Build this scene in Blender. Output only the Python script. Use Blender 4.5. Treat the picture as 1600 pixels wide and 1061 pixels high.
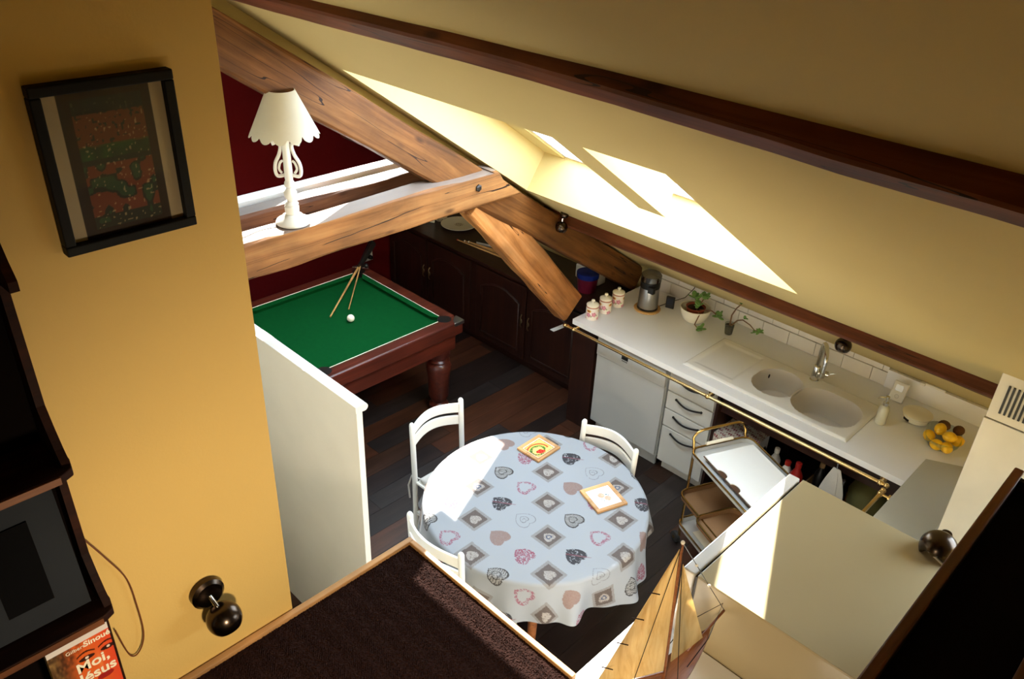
import bpy, bmesh, math, random
import numpy as np
from mathutils import Vector, Matrix, Euler, noise as mnoise
random.seed(7)
PI = math.pi
for o in list(bpy.data.objects): bpy.data.objects.remove(o)
SC = bpy.context.scene; COL = SC.collection

# ------------------------------------------------------------------ camera
CAM = np.array([0., 0., 3.8]); FPX = 1291.3
yaw, pit, rol = 2.32852879, 0.532335376, -0.0482735808
_f = np.array([math.cos(pit)*math.cos(yaw), math.cos(pit)*math.sin(yaw), -math.sin(pit)])
_r = np.array([math.sin(yaw), -math.cos(yaw), 0.]); _d = np.cross(_f, _r)
RT = math.cos(rol)*_r+math.sin(rol)*_d; DN = -math.sin(rol)*_r+math.cos(rol)*_d
cd = bpy.data.cameras.new('camera'); cam = bpy.data.objects.new('camera', cd); COL.objects.link(cam)
cd.sensor_width = 36; cd.lens = FPX/1600*36; cd.clip_start = 0.02
m = Matrix.Identity(4)
for i in range(3):
    m[i][0] = RT[i]; m[i][1] = -DN[i]; m[i][2] = -_f[i]; m[i][3] = CAM[i]
cam.matrix_world = m; SC.camera = cam
# ------------------------------------------------------------------ light
W = bpy.data.worlds.new('sky'); SC.world = W; W.use_nodes = True
WN = W.node_tree.nodes['Background']; WN.inputs[0].default_value = (0.69, 0.85, 1.0, 1); WN.inputs[1].default_value = 11.0
sl = bpy.data.lights.new('sun', 'SUN'); sl.energy = 24.0; sl.angle = 0.009; sl.color = (1, .95, .86)
so = bpy.data.objects.new('sun', sl); COL.objects.link(so)
so.rotation_euler = Vector((1.0, -0.8, -1.0)).to_track_quat('-Z', 'Y').to_euler()
SC.view_settings.view_transform = 'Standard'; SC.view_settings.look = 'None'
SC.view_settings.gamma = 1; SC.view_settings.use_curve_mapping = False
SC.view_settings.exposure = 0.52
FILL_W = 64.0

# ------------------------------------------------------------------ pixel helpers (measuring where things stand)
def ray(x, y): return RT*((x-800)/FPX)+DN*((y-530.5)/FPX)+_f
def at_x(x, y, X): d = ray(x, y); return Vector(CAM+d*((X-CAM[0])/d[0]))
def at_y(x, y, Y): d = ray(x, y); return Vector(CAM+d*((Y-CAM[1])/d[1]))
def at_z(x, y, Z): d = ray(x, y); return Vector(CAM+d*((Z-CAM[2])/d[2]))

# ------------------------------------------------------------------ materials
def srgb(h):
    if isinstance(h, str):
        v = [int(h[i:i+2], 16)/255 for i in (0, 2, 4)]
    else: v = h
    return tuple(c/12.92 if c <= .04045 else ((c+.055)/1.055)**2.4 for c in v)
def newmat(name):
    m = bpy.data.materials.new(name); m.use_nodes = True
    return m, m.node_tree, m.node_tree.nodes['Principled BSDF']
def coords(nt, rot=(0, 0, 0), scale=(1, 1, 1), kind='Object'):
    tc = nt.nodes.new('ShaderNodeTexCoord'); a = nt.nodes.new('ShaderNodeMapping'); b = nt.nodes.new('ShaderNodeMapping')
    a.inputs['Rotation'].default_value = rot; b.inputs['Scale'].default_value = scale
    nt.links.new(tc.outputs[kind], a.inputs[0]); nt.links.new(a.outputs[0], b.inputs[0]); return b.outputs[0]
def plain(name, col, rough=.5, metal=0., var=.06, scale=6., bump=0., bscale=80., coat=0., spec=None):
    m, nt, p = newmat(name); c = srgb(col); L = nt.links
    v = coords(nt)
    n = nt.nodes.new('ShaderNodeTexNoise'); n.inputs['Scale'].default_value = scale; n.inputs['Detail'].default_value = 4
    L.new(v, n.inputs['Vector'])
    r = nt.nodes.new('ShaderNodeValToRGB'); r.color_ramp.elements[0].position = .3; r.color_ramp.elements[1].position = .7
    r.color_ramp.elements[0].color = tuple(x*(1-var) for x in c)+(1,)
    r.color_ramp.elements[1].color = tuple(min(1, x*(1+var)) for x in c)+(1,)
    L.new(n.outputs[0], r.inputs[0]); L.new(r.outputs[0], p.inputs['Base Color'])
    p.inputs['Roughness'].default_value = rough; p.inputs['Metallic'].default_value = metal
    if coat: p.inputs['Coat Weight'].default_value = coat
    if spec is not None: p.inputs['Specular IOR Level'].default_value = spec
    if bump:
        n2 = nt.nodes.new('ShaderNodeTexNoise'); n2.inputs['Scale'].default_value = bscale; n2.inputs['Detail'].default_value = 3
        L.new(v, n2.inputs['Vector'])
        b = nt.nodes.new('ShaderNodeBump'); b.inputs['Strength'].default_value = bump; b.inputs['Distance'].default_value = .01
        L.new(n2.outputs[0], b.inputs['Height']); L.new(b.outputs[0], p.inputs['Normal'])
    return m
def wood(name, c0, c1, c2, rot=(0, 0, 0), grain=22., rough=.55, along=1.3, cracks=True, knots=True, bump=.35):
    """grain runs along local X after rotation"""
    m, nt, p = newmat(name); L = nt.links
    v = coords(nt, rot, (along, grain, grain))
    n = nt.nodes.new('ShaderNodeTexNoise'); n.inputs['Scale'].default_value = 1.; n.inputs['Detail'].default_value = 6; n.inputs['Roughness'].default_value = .62; n.inputs['Distortion'].default_value = .6
    L.new(v, n.inputs['Vector'])
    r = nt.nodes.new('ShaderNodeValToRGB'); e = r.color_ramp.elements
    e[0].position = .28; e[0].color = srgb(c0)+(1,); e[1].position = .75; e[1].color = srgb(c2)+(1,)
    k = e.new(.5); k.color = srgb(c1)+(1,)
    L.new(n.outputs[0], r.inputs[0]); out = r.outputs[0]
    v2 = coords(nt, rot, (3, 5, 5))
    n2 = nt.nodes.new('ShaderNodeTexNoise'); n2.inputs['Scale'].default_value = 1.; n2.inputs['Detail'].default_value = 5
    L.new(v2, n2.inputs['Vector'])
    r2 = nt.nodes.new('ShaderNodeValToRGB'); r2.color_ramp.elements[0].position = .35; r2.color_ramp.elements[1].position = .65
    r2.color_ramp.elements[0].color = (.55, .55, .58, 1); r2.color_ramp.elements[1].color = (1.15, 1.1, 1.05, 1)
    L.new(n2.outputs[0], r2.inputs[0])
    mx = nt.nodes.new('ShaderNodeMix'); mx.data_type = 'RGBA'; mx.blend_type = 'MULTIPLY'; mx.inputs[0].default_value = .75
    L.new(out, mx.inputs[6]); L.new(r2.outputs[0], mx.inputs[7]); out = mx.outputs[2]
    if cracks:
        v3 = coords(nt, rot, (.22, 8, 8)); n3 = nt.nodes.new('ShaderNodeTexNoise'); n3.inputs['Scale'].default_value = 1.3; n3.inputs['Detail'].default_value = 2
        L.new(v3, n3.inputs['Vector'])
        s = nt.nodes.new('ShaderNodeMath'); s.operation = 'SUBTRACT'; s.inputs[1].default_value = .5; L.new(n3.outputs[0], s.inputs[0])
        a = nt.nodes.new('ShaderNodeMath'); a.operation = 'ABSOLUTE'; L.new(s.outputs[0], a.inputs[0])
        g = nt.nodes.new('ShaderNodeMath'); g.operation = 'LESS_THAN'; g.inputs[1].default_value = .0025; L.new(a.outputs[0], g.inputs[0])
        mc = nt.nodes.new('ShaderNodeMix'); mc.data_type = 'RGBA'; L.new(g.outputs[0], mc.inputs[0]); L.new(out, mc.inputs[6]); mc.inputs[7].default_value = srgb('2a160c')+(1,)
        out = mc.outputs[2]
    if knots:
        v4 = coords(nt, rot, (3.2, 9, 9)); vo = nt.nodes.new('ShaderNodeTexVoronoi'); vo.inputs['Scale'].default_value = 1.
        L.new(v4, vo.inputs['Vector'])
        r4 = nt.nodes.new('ShaderNodeValToRGB'); r4.color_ramp.elements[0].position = .06; r4.color_ramp.elements[1].position = .16
        r4.color_ramp.elements[0].color = (.25, .2, .18, 1); r4.color_ramp.elements[1].color = (1, 1, 1, 1)
        L.new(vo.outputs['Distance'], r4.inputs[0])
        mk = nt.nodes.new('ShaderNodeMix'); mk.data_type = 'RGBA'; mk.blend_type = 'MULTIPLY'; mk.inputs[0].default_value = .8
        L.new(out, mk.inputs[6]); L.new(r4.outputs[0], mk.inputs[7]); out = mk.outputs[2]
    L.new(out, p.inputs['Base Color']); p.inputs['Roughness'].default_value = rough
    b = nt.nodes.new('ShaderNodeBump'); b.inputs['Strength'].default_value = bump; b.inputs['Distance'].default_value = .004
    L.new(n.outputs[0], b.inputs['Height']); L.new(b.outputs[0], p.inputs['Normal'])
    return m
def vcol(name, rough=.7, sheen=0.):
    m, nt, p = newmat(name); a = nt.nodes.new('ShaderNodeAttribute'); a.attribute_name = 'Col'
    nt.links.new(a.outputs['Color'], p.inputs['Base Color']); p.inputs['Roughness'].default_value = rough
    n = nt.nodes.new('ShaderNodeTexNoise'); n.inputs['Scale'].default_value = 300
    b = nt.nodes.new('ShaderNodeBump'); b.inputs['Strength'].default_value = .08; b.inputs['Distance'].default_value = .001
    nt.links.new(n.outputs[0], b.inputs['Height']); nt.links.new(b.outputs[0], p.inputs['Normal'])
    return m
def glassmat(name, tint=(1, 1, 1), gloss=.08, rough=.02):
    m = bpy.data.materials.new(name); m.use_nodes = True; nt = m.node_tree; nt.nodes.clear()
    o = nt.nodes.new('ShaderNodeOutputMaterial'); t = nt.nodes.new('ShaderNodeBsdfTransparent'); g = nt.nodes.new('ShaderNodeBsdfGlossy')
    t.inputs[0].default_value = tuple(tint)+(1,); g.inputs['Roughness'].default_value = rough
    mx = nt.nodes.new('ShaderNodeMixShader'); mx.inputs[0].default_value = gloss
    nt.links.new(t.outputs[0], mx.inputs[1]); nt.links.new(g.outputs[0], mx.inputs[2]); nt.links.new(mx.outputs[0], o.inputs[0])
    return m
M = {}
M['yellow'] = plain('yellow_wall_paint', 'd6b365', .75, var=.02, scale=2, bump=.05, bscale=120)
M['ceil'] = plain('pale_yellow_ceiling_paint', 'c6b27a', .8, var=.015, scale=2)
M['red'] = plain('dark_red_wall_paint', '55080c', .85, spec=.1, var=.05, scale=3)
M['white'] = plain('white_paint', 'e6e4de', .45, var=.02)
M['whiteg'] = plain('white_gloss', 'e8e8e6', .22, var=.01)
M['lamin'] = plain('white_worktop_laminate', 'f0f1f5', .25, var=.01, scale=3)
M['ceramic'] = plain('white_ceramic_sink', 'e4e2df', .16, var=.01)
M['bowl'] = plain('beige_sink_basin', 'd3ccc4', .3, var=.02)
M['dishw'] = plain('grey_white_appliance_enamel', 'b9b9b6', .35, var=.01)
M['drawer'] = plain('off_white_drawer_front', 'c9c7c0', .35, var=.01)
M['fridge'] = plain('cream_fridge_enamel', 'b0a27f', .3, var=.02, scale=3)
M['brass'] = plain('polished_brass', 'dcc086', .25, 1., var=.08)
M['chrome'] = plain('polished_chrome', 'd8dadd', .1, 1., var=.01)
M['steel'] = plain('brushed_steel', 'a9a8a6', .3, 1., var=.05)
M['dkmetal'] = plain('dark_bronze_metal', '4a4038', .25, 1., var=.05)
M['iron'] = plain('dark_iron_handle', '2a2624', .4, .6)
M['black'] = plain('black_plastic', '121212', .35)
M['blackfr'] = plain('black_lacquered_frame', '0a0908', .6, spec=.2)
M['rubber'] = plain('black_rubber', '151515', .7)
M['dkwood'] = wood('dark_stained_oak', '1d0d08', '2b140c', '3a1c10', (0, 0, 0), 30, .4, cracks=False, knots=False, bump=.1)
M['dkwoodz'] = wood('dark_stained_oak_upright', '1d0d08', '2b140c', '3a1c10', (0, PI/2, 0), 30, .4, cracks=False, knots=False, bump=.1)
M['mahog'] = wood('mahogany_table_wood', '3c1610', '552318', '6d3022', (0, 0, PI/2), 30, .3, cracks=False, knots=False, bump=.08)
M['shelfw'] = wood('dark_brown_shelf_wood', '190a06', '26110a', '3a1c0f', (0, 0, PI/2), 26, .65, cracks=False, knots=False)
M['shelfw'].node_tree.nodes['Principled BSDF'].inputs['Specular IOR Level'].default_value = .12
M['shelfedge'] = wood('orange_brown_edge', '4e2812', '70401c', '8e5a2c', (0, 0, PI/2), 26, .5, cracks=False, knots=False)  # shelf edge strips, lighter and more orange than the shelf wood
M['beam_y'] = wood('old_pine_beam', '66401f', '885b32', 'a07446', (0, 0, PI/2), 20)
M['beam_d'] = wood('dark_old_beam', '3c2416', '5c3a24', '7a5236', (0, 0, PI/2), 20)
M['beam_x'] = wood('brown_stained_purlin', '4a2410', '663418', '7d472a', (0, 0, 0), 20)
M['beam_r'] = wood('old_pine_rafter', '4c2c12', '704722', '8a6034', (math.radians(34.4), 0, PI/2), 20)
M['beam_b'] = wood('old_pine_brace', '8f5a2c', 'b87c46', 'd09a64', (math.radians(48), 0, PI/2), 20)
M['rim'] = wood('worn_brown_rim', '4a2210', '6a3518', '85492a', (0, 0, PI/2), 26, .5, cracks=False, knots=False)
M['nosing'] = wood('light_oak_nosing', '9a6f41', 'bb8d58', 'd0a673', (0, 0, PI/2), 40, .5, cracks=False, knots=False)
M['nosingx'] = wood('light_oak_nosing_x', '9a6f41', 'bb8d58', 'd0a673', (0, 0, 0), 40, .5, cracks=False, knots=False)
M['baize'] = plain('green_baize', '07471f', .95, spec=.05, var=.05, scale=30, bump=.1, bscale=400)
M['ivory'] = plain('ivory', 'f2ecda', .25, var=.01)
M['cuew'] = wood('pale_cue_wood', 'b98a50', 'd2a668', 'e0bb80', (0, 0, 0), 40, .35, cracks=False, knots=False)
M['terra'] = plain('terracotta', '8a3a22', .7)
M['soil'] = plain('dark_soil', '2a1b12', .95, bump=.6, bscale=120)
M['leaf'] = plain('jade_leaf_green', '6f9a50', .4, var=.25, scale=40)
M['stem'] = plain('brown_stem', '7a5a3c', .7, var=.15, scale=40)
M['carpet'] = plain('dark_burgundy_carpet', '26140f', .97, var=.3, scale=160, bump=.6, bscale=500, spec=.1)
M['lemon'] = plain('lemon_yellow', 'f5c222', .4, var=.06, scale=40, bump=.2, bscale=150)
M['kiwi'] = plain('kiwi_brown', '5c3a20', .9, var=.2, scale=60)
M['glass'] = glassmat('window_glass'); M['glassb'] = glassmat('clear_bowl_glass', (.86, .9, .9), .14)
M['smoke'] = glassmat('smoky_clear_plastic', (.45, .46, .48), .25)
M['blueglass'] = plain('blue_enamel', '1d2f8c', .25); M['crimson'] = plain('crimson_plastic', '6d1432', .35)
M['redpl'] = plain('red_plastic', 'b02018', .35); M['cardb'] = plain('cardboard', '9a7a52', .8)
M['cloth'] = vcol('printed_tablecloth', .75); M['print'] = vcol('printed_picture', .5); M['printg'] = vcol('glossy_printed_cover', .3)
M['linen'] = plain('pale_linen', 'b9b6b0', .9, bump=.3, bscale=300)
M['cush'] = plain('burgundy_floral_cushion', '7d1f38', .9, var=.7, scale=28)
M['sail'] = wood('pale_wood_veneer_sail', 'd6ba80', 'e6d09c', 'f2e4b8', (0, PI/2, 0), 60, .45, cracks=False, knots=False)
M['hull'] = wood('brown_model_hull', '6a3a1c', '8a5430', 'a56c42', (0, 0, PI/2), 40, .4, cracks=False, knots=False)
M['hood'] = plain('brushed_pale_metal_panel', 'd5cec0', .28, .25, var=.08, scale=3)
M['shade'] = plain('cream_lamp_shade', 'ece8d8', .8)
M['grout'] = plain('grey_grout', 'a9a398', .9)
M['tile'] = plain('glazed_cream_tile', 'e9e4dc', .2, var=.03, scale=4)
M['concrete'] = plain('roof_filling', '8a8478', .9)
M['olive'] = plain('olive_green_bag', '5c5a30', .8)
M['dkblue'] = plain('dark_blue_plastic', '141c2c', .4)
M['goldtrim'] = plain('gilt_trolley_metal', 'c7a668', .2, 1.)
M['tray'] = plain('silver_tray_metal', 'cfcecb', .28, .35)
M['hard'] = plain('brown_hardboard', '7c5a3a', .5)
planks = [wood('dark_floor_plank_%s' % n, a, b, c, (0, 0, PI/2), 26, .32, cracks=False, knots=False, bump=.15) for n, a, b, c in
          (('umber', '25170f', '35231a', '452e22'), ('grey', '1f1a18', '2c2624', '393130'), ('russet', '321c12', '47291b', '583424'), ('black', '191210', '241b18', '2e2320'))]

def translucent(m, f=.45):
    nt = m.node_tree; p = nt.nodes['Principled BSDF']; o = nt.nodes['Material Output']; t = nt.nodes.new('ShaderNodeBsdfTranslucent'); x = nt.nodes.new('ShaderNodeMixShader')
    x.inputs[0].default_value = f; src = p.inputs['Base Color'].links[0].from_socket; nt.links.new(src, t.inputs[0]); nt.links.new(p.outputs[0], x.inputs[1]); nt.links.new(t.outputs[0], x.inputs[2]); nt.links.new(x.outputs[0], o.inputs[0])
def grey_tops(m, col='877e79', f=.75):  # dusty grey and sky light on upward faces, mixed into the colour
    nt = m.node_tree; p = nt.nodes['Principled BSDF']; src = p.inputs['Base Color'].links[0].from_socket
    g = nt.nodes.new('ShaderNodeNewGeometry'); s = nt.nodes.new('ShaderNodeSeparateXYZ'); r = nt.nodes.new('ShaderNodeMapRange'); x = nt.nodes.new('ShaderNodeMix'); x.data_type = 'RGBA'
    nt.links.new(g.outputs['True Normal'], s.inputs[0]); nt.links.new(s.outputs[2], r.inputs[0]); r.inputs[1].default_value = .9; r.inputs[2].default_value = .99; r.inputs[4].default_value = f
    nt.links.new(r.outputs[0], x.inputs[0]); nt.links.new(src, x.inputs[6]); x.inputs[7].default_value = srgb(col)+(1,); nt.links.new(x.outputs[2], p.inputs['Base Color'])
grey_tops(M['beam_y']); grey_tops(M['beam_d'])
for k_ in ('beam_x', 'beam_y', 'beam_r', 'beam_b', 'beam_d'): M[k_].node_tree.nodes['Principled BSDF'].inputs['Specular IOR Level'].default_value = .25
translucent(M['sail'], .5); translucent(M['shade'], .3)
# ------------------------------------------------------------------ mesh helpers
def nb(): return bmesh.new()
def box(bm, x0, x1, y0, y1, z0, z1, T=None):
    vs = [bm.verts.new((x, y, z)) for x in (x0, x1) for y in (y0, y1) for z in (z0, z1)]
    if T:
        for v in vs: v.co = T @ v.co if isinstance(T, Matrix) else Vector(T(v.co))
    for f in ((0, 1, 3, 2), (4, 6, 7, 5), (0, 4, 5, 1), (2, 3, 7, 6), (0, 2, 6, 4), (1, 5, 7, 3)): bm.faces.new([vs[i] for i in f])
    return bm
def prism(bm, poly, ext):
    e = Vector(ext); a = [bm.verts.new(p) for p in poly]; b = [bm.verts.new(Vector(p)+e) for p in poly]; n = len(poly)
    bm.faces.new(a[::-1]); bm.faces.new(b)
    for i in range(n): bm.faces.new((a[i], a[(i+1) % n], b[(i+1) % n], b[i]))
    return bm
def frame_of(d):
    d = d.normalized(); u = d.orthogonal().normalized(); return u, d.cross(u)
def tube(bm, pts, r, seg=10, closed=False, cap=True):
    pts = [Vector(p) for p in pts]; n = len(pts); rings = []; u = None
    for i, p in enumerate(pts):
        if closed: d = pts[(i+1) % n]-pts[i-1]
        else: d = pts[min(i+1, n-1)]-pts[max(i-1, 0)]
        d.normalize()
        if u is None: u, _ = frame_of(d)
        u = (u-d*u.dot(d)).normalized(); v = d.cross(u); rr = r[i] if isinstance(r, (list, tuple)) else r
        rings.append([bm.verts.new(p+(u*math.cos(2*PI*k/seg)+v*math.sin(2*PI*k/seg))*rr) for k in range(seg)])
    m_ = n if closed else n-1
    for i in range(m_):
        a, b = rings[i], rings[(i+1) % n]
        for k in range(seg): bm.faces.new((a[k], a[(k+1) % seg], b[(k+1) % seg], b[k]))
    if cap and not closed: bm.faces.new(rings[0][::-1]); bm.faces.new(rings[-1])
    return bm
def lathe(bm, prof, seg=28, T=None, cap=True):
    rings = []
    for r, z in prof:
        rings.append([bm.verts.new((r*math.cos(2*PI*k/seg), r*math.sin(2*PI*k/seg), z)) for k in range(seg)])
    if T:
        for R_ in rings:
            for v in R_: v.co = T @ v.co
    for a, b in zip(rings, rings[1:]):
        for k in range(seg): bm.faces.new((a[k], a[(k+1) % seg], b[(k+1) % seg], b[k]))
    if cap: bm.faces.new(rings[0][::-1]); bm.faces.new(rings[-1])
    return bm
def ball(bm, c, r, sx=1, sy=1, sz=1, seg=16, T=None):
    mt = Matrix.Translation(Vector(c)) @ (T.to_4x4() if T else Matrix.Identity(4)) @ Matrix.Diagonal((r*sx, r*sy, r*sz, 1))
    bmesh.ops.create_uvsphere(bm, u_segments=seg, v_segments=max(6, seg//2), radius=1, matrix=mt); return bm
def loft(bm, rings, close=False, caps=True):
    R_ = [[bm.verts.new(p) for p in r] for r in rings]
    for a, b in zip(R_, R_[1:]):
        n = len(a)
        for k in range(n if not close else n): bm.faces.new((a[k], a[(k+1) % n], b[(k+1) % n], b[k]))
    if caps: bm.faces.new(R_[0][::-1]); bm.faces.new(R_[-1])
    return bm
def obj(name, bm, mat, parent=None, smooth=False, bevel=0., loc=None, stuff=False, seg=2):
    bmesh.ops.recalc_face_normals(bm, faces=bm.faces)
    me = bpy.data.meshes.new(name); bm.to_mesh(me); bm.free(); me.materials.append(mat)
    if smooth:
        for p in me.polygons: p.use_smooth = True
        me.set_sharp_from_angle(angle=math.radians(38))
    o = bpy.data.objects.new(name, me); COL.objects.link(o)
    if parent: o.parent = parent
    if loc: o.location = loc
    if bevel:
        b = o.modifiers.new('bevel', 'BEVEL'); b.width = bevel; b.segments = seg; b.limit_method = 'ANGLE'
    if stuff: o['kind'] = 'stuff'
    return o
def thing(name, label, cat, loc=(0, 0, 0), rz=0, group=None):
    o = bpy.data.objects.new(name, None); COL.objects.link(o); o.location = loc; o.rotation_euler = (0, 0, rz); o.empty_display_size = .1
    o['label'] = label; o['category'] = cat
    if group: o['group'] = group
    return o
def tag(o, label, cat, group=None):
    o['label'] = label; o['category'] = cat
    if group: o['group'] = group
    return o
def struct(name, bm, mat, parent=None, **k):
    o = obj(name, bm, mat, parent, **k)
    if not parent: o['kind'] = 'structure'
    return o
def dup(root, loc, rz, label, group=None):
    r = root.copy(); COL.objects.link(r); r.location = loc; r.rotation_euler = (0, 0, rz); r['label'] = label
    if group: r['group'] = group
    for ch in list(root.children):
        c = ch.copy(); COL.objects.link(c); c.parent = r
        for g in ch.children:
            d = g.copy(); COL.objects.link(d); d.parent = c
    return r
def text(name, s, size, mat, parent, mw, depth=.0006, align='LEFT', bold=0., font=None):
    cu = bpy.data.curves.new(name, 'FONT'); cu.body = s; cu.size = size; cu.extrude = depth; cu.align_x = align; cu.offset = bold
    t = bpy.data.objects.new(name+'_tmp', cu); COL.objects.link(t)
    me = bpy.data.meshes.new_from_object(t.evaluated_get(bpy.context.evaluated_depsgraph_get()))
    bpy.data.objects.remove(t); me.materials.clear(); me.materials.append(mat); me.name = name
    o = bpy.data.objects.new(name, me); COL.objects.link(o); o.parent = parent; o.matrix_local = mw; return o
def painted(name, o0, u, v, nx, ny, fn, mat, parent=None, thick=None):
    """flat print: origin o0, edge vectors u and v, fn(U,V) -> rgb arrays in srgb 0..1"""
    o0, u, v = Vector(o0), Vector(u), Vector(v)
    a, b = np.meshgrid(np.linspace(0, 1, nx), np.linspace(0, 1, ny), indexing='ij')
    P = np.array(o0)[None, None]+a[..., None]*np.array(u)+b[..., None]*np.array(v)
    idx = np.arange(nx*ny).reshape(nx, ny)
    F = np.stack([idx[:-1, :-1], idx[1:, :-1], idx[1:, 1:], idx[:-1, 1:]], -1).reshape(-1, 4)
    me = bpy.data.meshes.new(name); me.from_pydata(P.reshape(-1, 3).tolist(), [], F.tolist())
    c = np.clip(fn(a, b), 0, 1); c = np.where(c <= .04045, c/12.92, ((c+.055)/1.055)**2.4)
    at = me.color_attributes.new('Col', 'FLOAT_COLOR', 'POINT')
    at.data.foreach_set('color', np.concatenate([c.reshape(-1, 3), np.ones((nx*ny, 1))], 1).astype(np.float32).ravel())
    me.materials.append(mat); o = bpy.data.objects.new(name, me); COL.objects.link(o)
    if parent: o.parent = parent
    return o
rng = np.random.default_rng(3)
def vnoise(x, y, seed=0):
    g = np.random.default_rng(seed).random((64, 64)); xi = np.floor(x).astype(int); yi = np.floor(y).astype(int); fx = x-xi; fy = y-yi
    fx = fx*fx*(3-2*fx); fy = fy*fy*(3-2*fy); G = lambda i, j: g[i % 64, j % 64]
    return (G(xi, yi)*(1-fx)+G(xi+1, yi)*fx)*(1-fy)+(G(xi, yi+1)*(1-fx)+G(xi+1, yi+1)*fx)*fy
def hexc(h): return np.array([int(h[i:i+2], 16)/255 for i in (0, 2, 4)])
def mixc(base, mask, col): return base*(1-mask[..., None])+hexc(col)*mask[..., None]
def beam(bm, p0, p1, u, hw, hh, n=26, amp=.006, seed=1, taper=1., vdir=None):
    """long hewn beam from p0 to p1; u = side axis (half width hw), other axis half height hh; edges chamfered and wavy"""
    p0, p1, u = Vector(p0), Vector(p1), Vector(u).normalized(); d = (p1-p0).normalized(); v = vdir.normalized() if vdir else d.cross(u).normalized()
    rings = []; ch = .012
    for i in range(n+1):
        t = i/n; c = p0.lerp(p1, t); k = 1+(taper-1)*t; r = []
        base = [(-hw, -hh+ch), (-hw, hh-ch), (-hw+ch, hh), (hw-ch, hh), (hw, hh-ch), (hw, -hh+ch), (hw-ch, -hh), (-hw+ch, -hh)]
        for j, (a, b) in enumerate(base):
            q = j//2
            w1 = amp*mnoise.noise(Vector((t*9, q*3.1, seed*7.7))); w2 = amp*mnoise.noise(Vector((t*8, q*5.1+9, seed*3.3)))
            r.append(c+u*(a*k+w1)+v*(b*k+w2))
        rings.append(r)
    return loft(bm, rings)

# ================================================================== ROOM SHELL
SLP = math.radians(34.4); CS, SN = math.cos(SLP), math.sin(SLP); D0 = 3.68
Z00 = D0/CS
def roof(x, s, d=0.): return Vector((x, s*CS+d*SN, Z00-s*SN+d*CS))
def rbox(bm, x0, x1, s0, s1, d0, d1): return box(bm, x0, x1, s0, s1, d0, d1, T=lambda c: roof(c.x, c.y, c.z))
def s_of(Y): return Y/CS
RD = .30
S_T, S_B = s_of(2.30), s_of(3.62); OX0, OX1 = -3.36, -1.50
B2X0, B2X1, B2S0, B2S1 = -4.55, -3.85, s_of(2.15), s_of(3.80)
B3X0, B3X1, B3S0, B3S1 = -.12, 1.35, s_of(2.9), s_of(4.0)  # unseen skylight added for more light on the right side
S_END = s_of(5.4); S_TOP = -.8
bm = nb()
# solid roof pieces around the two openings
rbox(bm, -6.1, B2X0, S_TOP, S_END, 0, RD); rbox(bm, B2X0, B2X1, S_TOP, B2S0, 0, RD); rbox(bm, B2X0, B2X1, B2S1, S_END, 0, RD)
rbox(bm, B2X1, OX0, S_TOP, S_END, 0, RD); rbox(bm, OX0, OX1, S_TOP, S_T, 0, RD); rbox(bm, OX0, OX1, S_B, S_END, 0, RD)
rbox(bm, OX1, B3X0, S_TOP, S_END, 0, RD); rbox(bm, B3X1, 1.6, S_TOP, S_END, 0, RD); rbox(bm, B3X0, B3X1, S_TOP, B3S0, 0, RD); rbox(bm, B3X0, B3X1, B3S1, S_END, 0, RD)
S_W = S_B
rbox(bm, OX0, -3.20, S_T, S_B, RD-.04, RD)  # roof strip added to hold the sun off the table edge
# bay of the skylights: apron falling from the window sill to the ceiling edge
ceiling = struct('ceiling', bm, M['ceil'])
bm = nb()
rid = roof(0, S_TOP)
for (xa, xb) in ((-6.1, 1.6),):
    prism(bm, [(xa, rid.y, rid.z), (xa, rid.y, rid.z+.3), (xa, -2.7, 3.75), (xa, -2.7, 3.45)], (xb-xa, 0, 0))
struct('ceiling_rear', bm, M['ceil'])
# divider between the two skylights
bm = nb(); S_D = s_of(2.97)
box(bm, 0, 1, 0, 1, 0, RD, T=lambda c: roof(-2.02-.035*c.y+(.15*c.x if c.z < .1 else .055+.04*c.x), S_T+(S_D-S_T)*c.y, c.z)); rbox(bm, -1.99, -1.93, S_D-.05, S_B, RD-.06, RD); struct('trim_1', bm, M['ceil'])
# windows: frame + pane in outer roof plane
def skylight(n, x0, x1, s0, s1, lab):
    f = nb(); w = .03
    rbox(f, x0, x1, s0, s0+w, RD-.03, RD+.03); rbox(f, x0, x1, s1-w, s1, RD-.03, RD+.03)
    rbox(f, x0, x0+w, s0+w, s1-w, RD-.03, RD+.03); rbox(f, x1-w, x1, s0+w, s1-w, RD-.03, RD+.03)
    o = struct('window_%d' % n, f, M['white']); g = nb(); rbox(g, x0+w, x1-w, s0+w, s1-w, RD-.004, RD+.004)
    obj('pane', g, M['glass'], o)
    al = bpy.data.lights.new('sky_portal', 'AREA'); al.shape = 'RECTANGLE'; al.size = x1-x0; al.size_y = s1-s0; al.cycles.is_portal = True
    ao = bpy.data.objects.new('sky_portal', al); COL.objects.link(ao)
    c = roof((x0+x1)/2, (s0+s1)/2, RD+.05); ao.location = c
    ao.rotation_euler = Vector((0, -SN, -CS)).to_track_quat('-Z', 'Y').to_euler()
skylight(1, -3.20, -1.965, S_T, S_W, ''); skylight(2, -1.955, OX1, S_T, S_W, ''); skylight(4, B3X0, B3X1, B3S0, B3S1, ''); skylight(3, B2X0, B2X1, B2S0, B2S1, '')
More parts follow.
